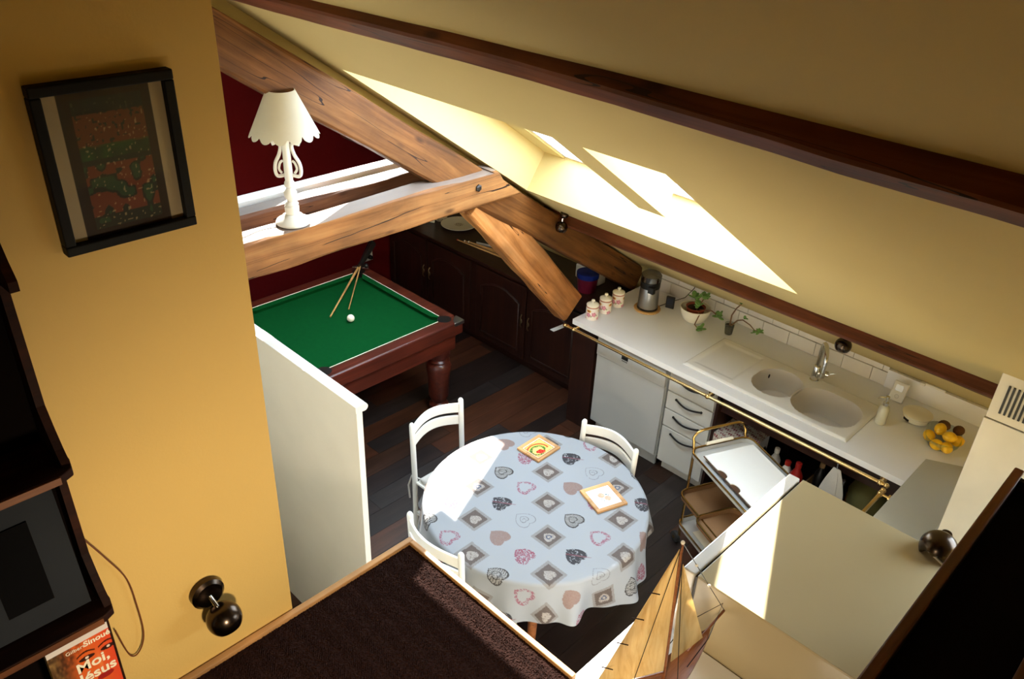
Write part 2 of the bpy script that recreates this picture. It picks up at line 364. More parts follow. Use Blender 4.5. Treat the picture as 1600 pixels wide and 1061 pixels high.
# walls
YB = 5.0
bm = nb(); box(bm, -6.0, 1.6, YB+.012, YB+.2, 0, 1.3); wall_far = struct('wall_far', bm, M['ceil'])
def gable(bm, x, w): return prism(bm, [(x, -2.7, 0), (x, 5.2, 0), (x, 5.2, (D0+.1-5.2*SN)/CS), (x, rid.y, rid.z+.1), (x, -2.7, 3.55)], (w, 0, 0))
bm = gable(nb(), -6.0, .15); struct('wall_left', bm, M['red'])
bm = gable(nb(), 1.45, .15); struct('wall_right', bm, M['yellow'])
bm = nb(); box(bm, -6.0, 1.6, -2.7, -2.55, 0, 4); struct('wall_near', bm, M['yellow'])
bm = nb(); prism(bm, [(-1.8, -2.6, 0), (-1.8, .905, 0), (-1.8, .905, (D0-.905*SN)/CS), (-1.8, rid.y, rid.z), (-1.8, -2.6, 3.5)], (-.12, 0, 0)); struct('wall_partition', bm, M['yellow'])
bm = nb(); box(bm, -5.85, -1.92, .72, .84, 0, 3.82); struct('wall_bounce_stair', bm, plain('warm_white_plaster', 'f3e6cb', .8, var=.01))  # unseen wall added to bounce warm light onto the partition
bm = nb(); box(bm, -1.775, -.985, 1.28, 1.375, 0, 1.3); struct('wall_bounce_landing', bm, plain('warm_white_plaster', 'f3e6cb', .8, var=.01))  # unseen wall added under the landing edge, also for bounce light
# wall closing the truss above the rafter
bm = nb(); prism(bm, [roof(-3.52, s_of(1.2), 0), roof(-3.52, s_of(4.95), 0), roof(-3.52, s_of(4.85), -.16), roof(-3.52, s_of(1.2), -.16)], (-.05, 0, 0)); struct('wall_truss', bm, M['ceil'])
# floor with planks
bm = nb(); box(bm, -6.0, 1.6, -2.7, 5.2, -.1, -.006); floor = struct('floor', bm, M['rubber'])
pw, pl_ = .16, 1.25; pmesh = {}
def plank_mesh(l):
    k = round(l, 2)
    if k not in pmesh:
        me = bpy.data.meshes.new('plank'); b = nb(); box(b, .001, pw-.001, .001, l-.001, -.006, .001); b.to_mesh(b and me); b.free(); me.materials.append(planks[0]); pmesh[k] = me
    return pmesh[k]
for i in range(31):
    y = 1.0-(.35*(i*7 % 5)); x = -5.84+i*pw
    while y < 4.98:
        y1 = min(y+pl_, 5.0); ya = max(y, .9)
        if y1-ya > .05:
            o = bpy.data.objects.new('plank', plank_mesh(y1-ya)); COL.objects.link(o); o.parent = floor; o.location = (x, ya, 0)
            o.material_slots[0].link = 'OBJECT'; o.material_slots[0].material = random.choice(planks)
        y += pl_
# tiles on the low wall behind the worktop
tw, th = .2, .098
for r in range(2):
    for k in range(10):
        x0 = -3.2+k*tw+(0 if r else -.06)
        b = nb(); z0 = .902+r*(th+.003)
        box(b, x0+.0015, min(x0+tw-.0015, -1.36), YB-.006-(0.008 if r == 0 else 0), YB+.012, z0, z0+th)
        obj('tile', b, M['tile'], wall_far, bevel=.002)
b = nb(); box(b, -3.3, -1.36, YB+.006, YB+.0125, .9, 1.11); obj('grout', b, M['grout'], wall_far)
# landing under the photographer
LZ = 1.6
bm = nb(); box(bm, -1.775, 1.45, -2.55, 1.385, LZ-.3, LZ-.012); struct('floor_landing', bm, M['yellow'])
bm = nb(); box(bm, -1.795, -1.772, .4-3, 1.40, LZ-.12, LZ+.012); struct('trim_2', bm, M['nosing'], bevel=.003)
bm = nb(); box(bm, -1.772, -.98, 1.38, 1.40, LZ-.12, LZ+.012); struct('trim_3', bm, M['nosingx'], bevel=.003)
# looped carpet
nx, ny = 300, 420; xs = np.linspace(-1.771, -.70, nx); ys = np.linspace(-.2, 1.379, ny); X, Y = np.meshgrid(xs, ys, indexing='ij')
Z = LZ-.004+.0022*np.sin(X*2*PI/.011+np.sin(Y*40))*np.sin(Y*2*PI/.008)+.004*rng.random(X.shape)
idx = np.arange(nx*ny).reshape(nx, ny); F = np.stack([idx[:-1, :-1], idx[1:, :-1], idx[1:, 1:], idx[:-1, 1:]], -1).reshape(-1, 4)
me = bpy.data.meshes.new('carpet'); me.from_pydata(np.stack([X, Y, Z], -1).reshape(-1, 3).tolist(), [], F.tolist()); me.materials.append(M['carpet'])
o = bpy.data.objects.new('carpet', me); COL.objects.link(o); o['kind'] = 'stuff'; tag(o, 'dark burgundy looped carpet on the landing in the foreground', 'carpet')

# ================================================================== TIMBER
def purlin(name, label, pts, mat):
    """pts: (X, Ytop in ceiling plane, h, w)"""
    rings = []
    for X, Yt, h, w in pts:
        s = s_of(Yt)
        rings.append([roof(X, s, .004), roof(X, s, -h+.008), roof(X, s+.008, -h), roof(X, s+w, -h-.004), roof(X, s+w+.01, -h+.008), roof(X, s+w+.03, .004)])
    return tag(obj(name, loft(nb(), rings), mat), label, 'beam')
def interp(keys, n):
    xs_ = np.linspace(keys[0][0], keys[-1][0], n); out = []
    for x in xs_:
        row = [x]+[float(np.interp(x, [k[0] for k in keys], [k[c] for k in keys])) for c in (1, 2, 3)]
        row[1] += .006*mnoise.noise(Vector((x*3, 1, 2))); row[2] += .004*mnoise.noise(Vector((x*4, 5, 2))); row[3] += .006*mnoise.noise(Vector((x*3, 8, 1))); out.append(row)
    return out
purlin('purlin', 'long dark brown roof purlin crossing the upper ceiling from the top left corner', interp([(-5.8, 1.64, .035, .12), (-2.6, 1.62, .035, .10), (-1.5, 1.60, .04, .09), (-.33, 1.61, .065, .07), (1.4, 1.61, .065, .07)], 50), M['beam_x'])
purlin('purlin', 'lower brown purlin running just above the white tiles and the sink', interp([(-5.8, 3.95, .08, .05), (-3.77, 3.97, .07, .04), (-1.91, 3.99, .065, .035), (-.63, 3.97, .065, .04), (1.4, 3.95, .07, .04)], 60), M['beam_x'])
# truss
XT = -3.36
bm = nb(); ra, rb = Vector((XT-.08, 1.0, 3.56-.10)), Vector((XT-.08, 5.02, .84))
# rafter axis through measured top (3.159,2.251),(4.986,.982) and bottom (1.699,2.911),(2.655,2.296)
def ryz(y): return 2.60-(y-2.42)*.668
beam(bm, (XT-.08, .6, ryz(.6)+.0), (XT-.08, 4.99, ryz(4.99)+.03), (1, 0, 0), .08, .105, n=40, amp=.014, seed=2)
tag(obj('rafter', bm, M['beam_r'], bevel=.004), 'thick sloping pine rafter of the truss, passing behind the lamp down to the worktop', 'beam')
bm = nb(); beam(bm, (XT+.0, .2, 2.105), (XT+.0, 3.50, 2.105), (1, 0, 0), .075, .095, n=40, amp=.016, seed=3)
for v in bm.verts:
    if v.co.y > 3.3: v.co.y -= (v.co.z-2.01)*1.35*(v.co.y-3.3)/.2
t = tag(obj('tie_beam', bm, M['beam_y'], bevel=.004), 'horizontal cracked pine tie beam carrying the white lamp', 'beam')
b = nb(); T = Matrix.Translation((XT+.07, 3.13, 2.13)) @ Matrix.Rotation(PI/2, 4, 'Y'); lathe(b, [(.022, 0), (.022, .012), (.012, .018)], 6, T); obj('bolt', b, M['iron'], t)
# long drying crack
b = nb(); rc = random.Random(4); pts = [(XT+.074, 1.70+.06*i, 2.05+.004*i+rc.uniform(-.003, .003)) for i in range(18)]; tube(b, pts, [.0008+.0022*math.sin(PI*i/17) for i in range(18)], 5); obj('crack', b, M['iron'], t)
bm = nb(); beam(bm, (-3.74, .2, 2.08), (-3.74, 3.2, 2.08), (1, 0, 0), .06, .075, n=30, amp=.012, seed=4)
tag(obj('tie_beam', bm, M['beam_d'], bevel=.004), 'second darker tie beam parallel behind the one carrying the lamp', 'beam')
bm = nb(); box(bm, -3.92, -3.83, .2, 3.1, 2.10, 2.17); tag(obj('ledge_board', bm, M['whiteg'], bevel=.004), 'narrow white ledge board behind the tie beams, against the red background', 'board')
bm = nb(); beam(bm, (XT-.075, 3.24, 2.0), (XT-.075, 4.215, .92), (1, 0, 0), .06, .115, n=20, amp=.010, seed=5)
tag(obj('brace', bm, M['beam_b'], bevel=.004), 'diagonal orange pine brace ending at the left corner of the worktop', 'beam')

# ================================================================== KITCHEN RUN
WF = 4.12; WZ = .9
# worktop with sink cut-out (frame of slabs around the basins)
SX0, SX1, SY0, SY1 = -2.40, -1.25, 4.21, 4.72
b = nb()
box(b, -3.30, SX0+.02, WF, YB, WZ-.04, WZ); box(b, SX1-.02, -.10, WF, YB, WZ-.04, WZ); box(b, SX0+.02, SX1-.02, WF, SY0+.02, WZ-.04, WZ); box(b, SX0+.02, SX1-.02, SY1-.02, YB, WZ-.04, WZ)
wt = tag(obj('worktop', b, M['lamin'], bevel=.0), 'long white laminate worktop with the sink, under the sloping ceiling', 'worktop')
b = nb(); box(b, -1.36, -.10, YB-.02, YB+.01, WZ, WZ+.13); obj('upstand', b, M['lamin'], wt, bevel=.002)
b = nb(); prism(b, [(-.86, 4.40, .905), (-.42, 4.62, .905), (-.10, 4.62, .905), (-.10, 2.62, .905), (-.86, 2.62, .905)], (0, 0, -.045))
for v in b.verts: v.co.z += .006
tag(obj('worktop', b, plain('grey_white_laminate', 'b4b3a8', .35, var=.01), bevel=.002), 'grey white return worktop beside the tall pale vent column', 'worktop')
# sink
t = thing('sink', 'white ceramic double bowl sink with drainer set in the worktop', 'sink', ((SX0+SX1)/2, (SY0+SY1)/2, WZ))
def rrect(cx, cy, w, h, r, n=8, z=0):
    out = []
    for q, (sx, sy) in enumerate(((1, 1), (-1, 1), (-1, -1), (1, -1))):
        for k in range(n+1):
            a = PI/2*q+PI/2*k/n; out.append(Vector((cx+sx*(w/2-r)+r*math.cos(a), cy+sy*(h/2-r)+r*math.sin(a), z)))
    return out
def bowl_prof(cx, cy, w, h, r, depth):
    b = nb(); rs = []
    for k, z in ((1.0, .012), (.97, .008), (.95, -.01), (.90, -depth*.7), (.80, -depth*.95), (.6, -depth)):
        rs.append(rrect(cx, cy, w*k, h*k, r*k, z=z))
    R_ = [[b.verts.new(p) for p in q] for q in rs]
    for a, c in zip(R_, R_[1:]):
        for k in range(len(a)): b.faces.new((a[k], a[(k+1) % len(a)], c[(k+1) % len(a)], c[k]))
    b.faces.new(R_[-1]); return b
# sink deck as a flat slab with two holes (bmesh boolean-free: grid cells skipping the bowls)
B1 = (-.02, .0, .30, .36, .148); B2 = (.33, -.02, .42, .37, .155)
def inside(px_, py_, B):
    cx, cy, w, h, r = B; dx = abs(px_-cx)-(w/2-r); dy = abs(py_-cy)-(h/2-r)
    return math.hypot(max(dx, 0), max(dy, 0)) < r*.985 if (dx > 0 or dy > 0) else True
b = nb(); NXg, NYg = 184, 82; W_, H_ = SX1-SX0, SY1-SY0; vv = {}
def gv(i, j):
    if (i, j) not in vv:
        x = -W_/2+W_*i/NXg; y = -H_/2+H_*j/NYg
        e = min(W_/2-abs(x), H_/2-abs(y)); z = .016 if e > .012 else .006+.01*(e/.012)
        dr = abs(x+.385)/.155; dq = abs(y)/.2                        # pressed drainer
        if dr < 1 and dq < 1: z -= .006*min(1, (1-max(dr, dq))*8)
        vv[(i, j)] = b.verts.new((x, y, z))
    return vv[(i, j)]
for i in range(NXg):
    for j in range(NYg):
        x = -W_/2+W_*(i+.5)/NXg; y = -H_/2+H_*(j+.5)/NYg
        if inside(x, y, B1) or inside(x, y, B2): continue
        b.faces.new((gv(i, j), gv(i+1, j), gv(i+1, j+1), gv(i, j+1)))
for i in range(NXg):
    for j in (0, NYg):
        a_, c_ = gv(i, j), gv(i+1, j); b.faces.new((a_, c_, b.verts.new((c_.co.x, c_.co.y, 0)), b.verts.new((a_.co.x, a_.co.y, 0))))
for j in range(NYg):
    for i in (0, NXg):
        a_, c_ = gv(i, j), gv(i, j+1); b.faces.new((a_, c_, b.verts.new((c_.co.x, c_.co.y, 0)), b.verts.new((a_.co.x, a_.co.y, 0))))
obj('sink_deck', b, M['ceramic'], t, smooth=True)
for B, dep in ((B1, .15), (B2, .17)):
    b = bowl_prof(B[0], B[1], B[2]*1.03, B[3]*1.03, B[4]*1.03, dep)
    for v in b.verts: v.co.z += .004
    bo = obj('basin', b, M['bowl'], t, smooth=True)
    b = nb(); lathe(b, [(.036, 0), (.036, .003), (.02, .004)], 20, Matrix.Translation((B[0]+.0, B[1], -dep+.005))); obj('drain', b, M['chrome'], bo, smooth=True)
b = nb(); ball(b, (-.125, .10, -.03), .012, .35, 1, 1.3, 12); obj('overflow', b, M['iron'], t, smooth=True)
# tap
t = thing('tap', 'chrome swan neck mixer tap behind the right sink basin', 'tap', (-1.70, 4.685, WZ+.014))
b = nb(); lathe(b, [(.030, 0), (.030, .006), (.024, .01), (.024, .10), (.020, .108), (.012, .112)], 22); obj('body', b, M['chrome'], t, smooth=True)
d = Vector((.55, -.84, 0)); pts = [Vector((0, 0, .1)), Vector((0, 0, .22))]
for k in range(13):
    a = PI-PI*k/12*1.05; pts.append(d*(.085+.085*math.cos(a))+Vector((0, 0, .22+.085*math.sin(a))))
pts.append(pts[-1]+Vector((0, 0, -.05))); b = nb(); tube(b, pts, .014, 12); tube(b, [pts[-1], pts[-1]+Vector((0, 0, -.03))], .0175, 12); obj('spout', b, M['chrome'], t, smooth=True)
b = nb(); tube(b, [(0.01, 0, .06), (.075, .02, .065)], [.018, .020], 14); tube(b, [(.07, .02, .065), (.11, .03, .085)], [.006, .005], 8); obj('lever', b, M['chrome'], t, smooth=True)
# dishwasher
t = thing('dishwasher', 'grey white dishwasher with a small black display at the left end', 'dishwasher', (-2.77, 4.42, 0))
b = nb(); box(b, -.30, .30, -.25, .3, .1, .86); obj('body', b, M['dishw'], t)
b = nb(); box(b, -.298, .298, -.275, -.25, .12, .70); obj('door', b, M['dishw'], t, bevel=.004)
b = nb(); box(b, -.298, .298, -.283, -.25, .704, .85); p = obj('control_panel', b, M['dishw'], t, bevel=.004)
b = nb(); box(b, -.075, -.02, -.286, -.28, .765, .81); obj('display', b, M['black'], p)
b = nb(); [box(b, -.07+.012*k, -.062+.012*k, -.286, -.28, .75, .755) for k in range(4)]; obj('button', b, M['iron'], p)
b = nb(); box(b, -.28, .28, -.22, -.2, 0, .1); obj('plinth', b, M['dishw'], t)
# drawers
t = thing('drawer_unit', 'off white kitchen unit of four drawers with dark curved handles', 'cabinet', (-2.27, 4.42, 0))
b = nb(); box(b, -.18, .18, -.24, .4, .1, .86); box(b, -.17, .17, -.2, -.18, 0, .1); obj('body', b, M['drawer'], t)
for z0, z1 in ((.10, .40), (.405, .545), (.55, .69), (.695, .84)):
    b = nb(); box(b, -.178, .178, -.265, -.24, z0+.002, z1-.002); dr = obj('drawer', b, M['drawer'], t, bevel=.003)
    b = nb(); zc = z1-.045; n = 12; tube(b, [(-.1+.2*k/n, -.268-.022*math.sin(PI*k/n), zc+.006-.012*math.sin(PI*k/n)) for k in range(n+1)], .0065, 8)
    for sx in (-.1, .1): tube(b, [(sx, -.262, zc+.006), (sx, -.272, zc+.006)], .009, 8)
    obj('handle', b, M['iron'], dr, smooth=True)
# dark end panel
b = nb(); box(b, -3.30, -3.09, 4.14, 4.98, 0, .86); tag(obj('end_panel', b, M['dkwoodz'], bevel=.003), 'dark brown end panel left of the dishwasher', 'panel')
# open niche carcass under the sink
t = thing('open_cabinet', 'dark brown open shelf cabinet under the sink, full of household bottles', 'cabinet', (-1.48, 4.5, 0))
b = nb(); box(b, -.59, .59, .38, .40, 0, .7); obj('back', b, M['dkwood'], t)
b = nb(); box(b, -.60, -.58, -.34, .38, 0, .86); obj('side', b, M['dkwoodz'], t)
b = nb(); box(b, .58, .60, -.34, .38, 0, .86); obj('side', b, M['dkwoodz'], t)
b = nb(); box(b, -.58, .58, -.33, .38, .28, .30); obj('shelf', b, M['dkwood'], t)
b = nb(); box(b, -.58, .58, -.33, .38, .02, .05); obj('shelf', b, M['dkwood'], t)
b = nb(); box(b, -.58, .58, -.30, -.28, .70, .858); obj('front_rail', b, M['dkwood'], t)
# return base cabinet
b = nb(); box(b, -.84, -.12, 2.64, 4.10, 0, .86); t2 = tag(obj('base_cabinet', b, M['drawer'], bevel=.003), 'pale base cabinet below the grey white return worktop', 'cabinet')
for k in range(3):
    b = nb(); box(b, -.858, -.84, 2.66+.48*k, 3.12+.48*k, .1, .85); obj('door', b, M['drawer'], t2, bevel=.003)
# brass rails
def rail(label, p0, p1, brk, axis):
    t = thing('brass_rail', label, 'rail', p0); p0, p1 = Vector(p0), Vector(p1); d = p1-p0
    b = nb(); tube(b, [(0, 0, 0), d], .0115, 14); obj('bar', b, M['brass'], t, smooth=True)
    for e in (Vector((0, 0, 0)), d):
        b = nb(); ball(b, e, .017); s_ = 1 if e.length == 0 else -1
        tube(b, [e+d.normalized()*s_*.02, e+d.normalized()*s_*.035], .016, 14); obj('finial', b, M['brass'], t, smooth=True)
    for q in brk:
        c = d*q; b = nb(); ball(b, c, .018); n_ = Vector(axis); tube(b, [c, c+n_*.05], .008, 10); tube(b, [c+n_*.046, c+n_*.055], .02, 14); obj('bracket', b, M['brass'], t, smooth=True)
    return t
rail('long brass rail along the front of the sink worktop', (-3.33, 4.075, .85), (-.935, 4.075, .85), (.035, .51, .985), (0, 1, 0))
rail('short brass rail along the return worktop', (-.93, 4.02, .85), (-.93, 2.75, .85), (.03, .97), (1, 0, 0))

# ---- things on the worktop
def canister(x, y, h, lab):
    t = thing('canister', lab, 'canister', (x, y, WZ+.001), random.random()*3, 'floral canisters on the worktop')
    r = .046
    N1, N2 = 160, 60; a, c = np.meshgrid(np.linspace(0, 2*PI, N1), np.linspace(0, 1, N2), indexing='ij')
    prof_r = np.interp(c, [0, .06, .12, .88, .94, 1], [r*.9, r*1.0, r, r, r*.97, r*.93])
    P = np.stack([prof_r*np.cos(a), prof_r*np.sin(a), c*h], -1).reshape(-1, 3); idx = np.arange(N1*N2).reshape(N1, N2)
    F = np.stack([idx[:-1, :-1], idx[1:, :-1], idx[1:, 1:], idx[:-1, 1:]], -1).reshape(-1, 4)
    me = bpy.data.meshes.new('body'); me.from_pydata(P.tolist(), [], F.tolist())
    base = np.ones(a.shape+(3,))*hexc('efe6da'); u = a*r; v = c*h
    for k in range(7):
        ua = (k*.9)*r; va = h*(.35+.25*math.sin(k*2.2)); dd = np.hypot(u-ua, v-va); ang = np.arctan2(v-va, u-ua)
        base = mixc(base, (dd < .017*(1+.18*np.cos(5*ang))).astype(float)*.75, 'c4607a'); base = mixc(base, (dd < .008).astype(float)*.6, 'e8a0ac')
        dd2 = np.hypot(u-ua-.02, (v-va+.01)*1.6); base = mixc(base, (dd2 < .008).astype(float)*.8, '8a9a5a')
    for k in range(3):
        dd = np.hypot((u-(k*2.1+.6)*r)/1.8, v-h*.72); base = mixc(base, (dd < .011).astype(float), 'e0b04a'); base = mixc(base, (dd < .006).astype(float), '8a3a30')
    base = mixc(base, ((c > .93)).astype(float), 'b06a50')
    cc = np.where(base <= .04045, base/12.92, ((base+.055)/1.055)**2.4)
    at = me.color_attributes.new('Col', 'FLOAT_COLOR', 'POINT'); at.data.foreach_set('color', np.concatenate([cc.reshape(-1, 3), np.ones((N1*N2, 1))], 1).astype(np.float32).ravel())
    me.materials.append(M['printg']); o = bpy.data.objects.new('body', me); COL.objects.link(o); o.parent = t
    for p_ in me.polygons: p_.use_smooth = True
    b = nb(); lathe(b, [(r*.96, h), (r*1.02, h+.004), (r*1.0, h+.012), (r*.7, h+.02), (.008, h+.024), (.007, h+.03), (.014, h+.038), (.011, h+.048), (.002, h+.05)], 26); obj('lid', b, M['ivory'], t, smooth=True)
    return t
canister(-3.215, 4.23, .105, 'front most of three floral canisters, nearest the worktop corner')
canister(-3.215, 4.38, .105, 'middle one of three pink floral canisters in a row')
canister(-3.215, 4.53, .105, 'floral canister closest to the steel juicer')
t = thing('juicer', 'stainless steel electric juicer with smoky clear lid', 'juicer', (-3.035, 4.66, WZ+.001)); t.scale = (1.15, 1.15, 1.22)
b = nb(); lathe(b, [(.085, 0), (.088, .006), (.085, .01)], 30); obj('coaster', b, M['cuew'], t, smooth=True)
b = nb(); lathe(b, [(.063, .01), (.066, .02), (.062, .15), (.06, .155)], 30); bd = obj('body', b, M['steel'], t, smooth=True)
b = nb(); lathe(b, [(.068, .01), (.068, .022), (.063, .024)], 30); obj('base_ring', b, M['black'], bd, smooth=True)
b = nb(); lathe(b, [(.062, .152), (.064, .158), (.064, .192), (.061, .195)], 30); box(b, .03, .07, -.066, -.04, .14, .18); obj('collar', b, M['black'], t, smooth=True)
b = nb(); lathe(b, [(.060, .192), (.066, .197), (.066, .232), (.055, .244), (.0, .246)], 30, cap=False); obj('lid', b, M['smoke'], t, smooth=True)
b = nb(); lathe(b, [(.052, .196), (.04, .215), (.012, .235), (.002, .24)], 24); obj('cone', b, M['smoke'], t, smooth=True)
b = nb(); tube(b, [(-.06, .03, .03), (-.09, .06, .012), (-.05, .12, .006), (-.16, .2, .005)], .003, 6); obj('cord', b, M['black'], t, smooth=True)
t = thing('kitchen_timer', 'small black digital timer standing behind the juicer', 'timer', (-2.93, 4.80, WZ+.001), .3)
b = nb(); box(b, -.032, .032, -.01, .01, 0, .095); bd = obj('body', b, M['black'], t, bevel=.004); b = nb(); box(b, -.022, .022, -.012, -.009, .03, .08); obj('display', b, M['dkblue'], bd)
b = nb(); tube(b, [(-3.0, 4.72, .905), (-2.98, 4.86, .905), (-2.9, 4.95, .95), (-2.86, 4.99, 1.03), (-2.84, 4.985, 1.1)], .003, 6); tag(obj('power_cord', b, M['iron'], smooth=True), 'thin grey wire rising up the tiled wall behind the timer', 'cord')
def leaf_cluster(b, c, n, r, size=.018, seed=1):
    rr = random.Random(seed)
    for _ in range(n):
        d = Vector((rr.uniform(-1, 1), rr.uniform(-1, 1), rr.uniform(-.3, 1))).normalized(); q = Vector(c)+d*r*rr.uniform(.3, 1)
        rot = d.to_track_quat('X', 'Z').to_matrix(); ball(b, q, size*rr.uniform(.9, 1.4), 1.15, .75, .25, 8, T=rot)
t = thing('potted_jade_plant', 'jade plant in a white bowl with a terracotta pot inside', 'plant', (-2.70, 4.78, WZ+.001))
b = nb(); lathe(b, [(.06, 0), (.085, .02), (.105, .07), (.112, .11), (.106, .11), (.098, .07), (.08, .03)], 32); obj('bowl', b, M['ivory'], t, smooth=True)
b = nb(); lathe(b, [(.055, .03), (.065, .10), (.072, .115), (.066, .115), (.06, .10)], 28); obj('pot', b, M['terra'], t, smooth=True)
b = nb(); lathe(b, [(.0, .10), (.06, .102)], 24, cap=False); obj('soil', b, M['soil'], t)
stems = [[(0, 0, .1), (-.01, .01, .15), (-.02, .0, .18)], [(.01, 0, .1), (.03, .01, .15), (.05, .01, .20)], [(.02, -.02, .1), (.08, -.07, .11), (.07, -.10, .03), (.11, -.11, .015)], [(.03, 0, .1), (.12, .02, .12), (.16, .03, .10)]]
b = nb(); [tube(b, s, .0045, 7) for s in stems]; obj('stem', b, M['stem'], t, smooth=True)
b = nb(); leaf_cluster(b, (-.025, 0, .18), 14, .035, seed=2); leaf_cluster(b, (.05, .01, .20), 14, .03, seed=3); leaf_cluster(b, (.02, -.01, .13), 10, .03, seed=4); leaf_cluster(b, (.12, -.11, .02), 9, .028, seed=5); leaf_cluster(b, (.17, .03, .09), 12, .035, .02, seed=6)
obj('foliage', b, M['leaf'], t, smooth=True, stuff=True)
t = thing('potted_cutting', 'spindly succulent cutting in a small glass pot beside the sink drainer', 'plant', (-2.42, 4.80, WZ+.001))
b = nb(); lathe(b, [(.026, 0), (.028, .004), (.036, .085), (.034, .085), (.027, .008)], 24); obj('pot', b, M['glassb'], t, smooth=True)
b = nb(); lathe(b, [(.025, .004), (.031, .07), (.0, .072)], 20); obj('soil', b, M['soil'], t, smooth=True)
stems = [[(0, 0, .06), (.0, .0, .15), (.02, .01, .21), (.045, .02, .25), (.03, .02, .26), (-.01, .0, .31), (-.02, 0, .34)], [(0.01, 0, .07), (.05, .0, .13), (.09, 0, .15), (.15, 0, .135), (.19, 0, .11), (.22, 0, .12)]]
b = nb(); [tube(b, s, [.006-.0007*i for i in range(len(s))], 7) for s in stems]; obj('stem', b, M['stem'], t, smooth=True)
b = nb(); leaf_cluster(b, (-.02, 0, .345), 8, .018, .012, 7); leaf_cluster(b, (.05, .02, .26), 4, .012, .008, 8); leaf_cluster(b, (.23, 0, .115), 9, .022, .014, 9); leaf_cluster(b, (.10, 0, .17), 5, .014, .010, 10); leaf_cluster(b, (.19, 0, .09), 4, .014, .009, 11)
obj('foliage', b, M['leaf'], t, smooth=True, stuff=True)
t = thing('soap_dispenser', 'clear glass soap dispenser with chrome pump right of the sink', 'dispenser', (-1.20, 4.56, WZ+.001))
b = nb(); lathe(b, [(.028, 0), (.032, .006), (.032, .10), (.026, .12), (.014, .13)], 24); obj('bottle', b, plain('milky_soap', 'd3d3c4', .15), t, smooth=True)
b = nb(); lathe(b, [(.016, .13), (.016, .15), (.006, .152), (.006, .18), (.012, .182), (.012, .192)], 16); tube(b, [(0, 0, .186), (-.03, -.03, .188), (-.042, -.04, .178)], .004, 8); obj('pump', b, M['chrome'], t, smooth=True)
t = thing('thermostat', 'white thermostat with grey screen leaning on the upstand', 'thermostat', (-1.235, 4.86, WZ+.002), .0)
T = Matrix.Rotation(-.3, 4, 'X'); b = nb(); box(b, -.045, .045, -.0, .022, 0, .13, T); bd = obj('body', b, M['white'], t, bevel=.005)
b = nb(); box(b, -.025, .02, -.002, .001, .07, .11, T); obj('screen', b, M['steel'], bd)
b = nb(); tube(b, [T @ Vector((0.012*math.cos(a), -.001, .035+.012*math.sin(a))) for a in np.linspace(0, 2*PI, 17)[:-1]], .0012, 5, closed=True); obj('dial', b, M['linen'], bd)
t = thing('kitchen_scale', 'round cream kitchen scale between the thermostat and the fruit bowl', 'scale', (-1.06, 4.76, WZ+.001), -.5)
b = nb(); lathe(b, [(.055, 0), (.075, .008), (.08, .03), (.07, .038)], 32); bd = obj('base', b, M['ivory'], t, smooth=True)
b = nb(); lathe(b, [(.07, .040), (.085, .043), (.088, .05), (.08, .054), (.0, .055)], 32); obj('pan', b, M['ivory'], t, smooth=True)
b = nb(); box(b, -.02, .02, -.081, -.07, .012, .026); obj('display', b, M['black'], bd)
t = thing('fruit_bowl', 'clear glass fruit bowl holding lemons and kiwis', 'bowl', (-.86, 4.62, WZ+.001), .3)
b = nb()
rings = [rrect(0, 0, .19*k, .25*k, .08*k, z=z) for k, z in ((.5, 0), (.75, .01), (.95, .045), (1.02, .075), (.99, .075), (.92, .045), (.72, .015), (.45, .006))]
R_ = [[b.verts.new(p) for p in q] for q in rings]
for a_, c_ in zip(R_, R_[1:]):
    for k in range(len(a_)): b.faces.new((a_[k], a_[(k+1) % len(a_)], c_[(k+1) % len(a_)], c_[k]))
b.faces.new(R_[0]); b.faces.new(R_[-1]); obj('glass', b, M['glassb'], t, smooth=True)
fp = Vector((-.86, 4.62, WZ))
lem = [((-.065, -.03, .045), 'lemon at the left rim of the glass bowl'), ((-.03, .02, .085), 'topmost lemon, beside the left kiwi'), ((.0, -.09, .045), 'lemon nearest the front left rim of the bowl'), ((.04, -.03, .09), 'lemon lying on the middle of the pile in the bowl'), ((.055, -.085, .05), 'lemon at the front right of the glass bowl'), ((.075, .03, .05), 'lemon touching the right kiwi in the bowl')]
for k, (q, lab) in enumerate(lem):
    b = nb(); ball(b, (0, 0, 0), .033, 1.18, 1, 1, 18); tube(b, [(.034, 0, 0), (.044, 0, 0)], [.01, .005], 10); tube(b, [(-.034, 0, 0), (-.041, 0, 0)], [.008, .005], 10)
    o = obj('lemon', b, M['lemon'], smooth=True, loc=fp+Vector(q)); o.rotation_euler = (random.random(), random.random()*.5, random.random()*6); tag(o, lab, 'lemon', 'lemons in the fruit bowl')
for q, lab in (((-.03, .085, .08), 'left hand brown kiwi at the back of the fruit bowl'), ((.05, .095, .08), 'right hand brown kiwi at the back of the fruit bowl')):
    b = nb(); ball(b, (0, 0, 0), .03, 1.2, 1, 1, 18); o = obj('kiwi', b, M['kiwi'], smooth=True, loc=fp+Vector(q)); o.rotation_euler = (0, .2, random.random()*3); tag(o, lab, 'kiwi', 'kiwis in the fruit bowl')
b = nb(); box(b, -1.15, -1.0, 4.965, 4.985, 1.035, 1.05); box(b, -1.15, -1.12, 4.95, 4.97, 1.03, 1.05); tag(obj('hook_strip', b, M['white'], bevel=.003), 'small white plastic strip lying on the upstand right of the thermostat', 'strip')
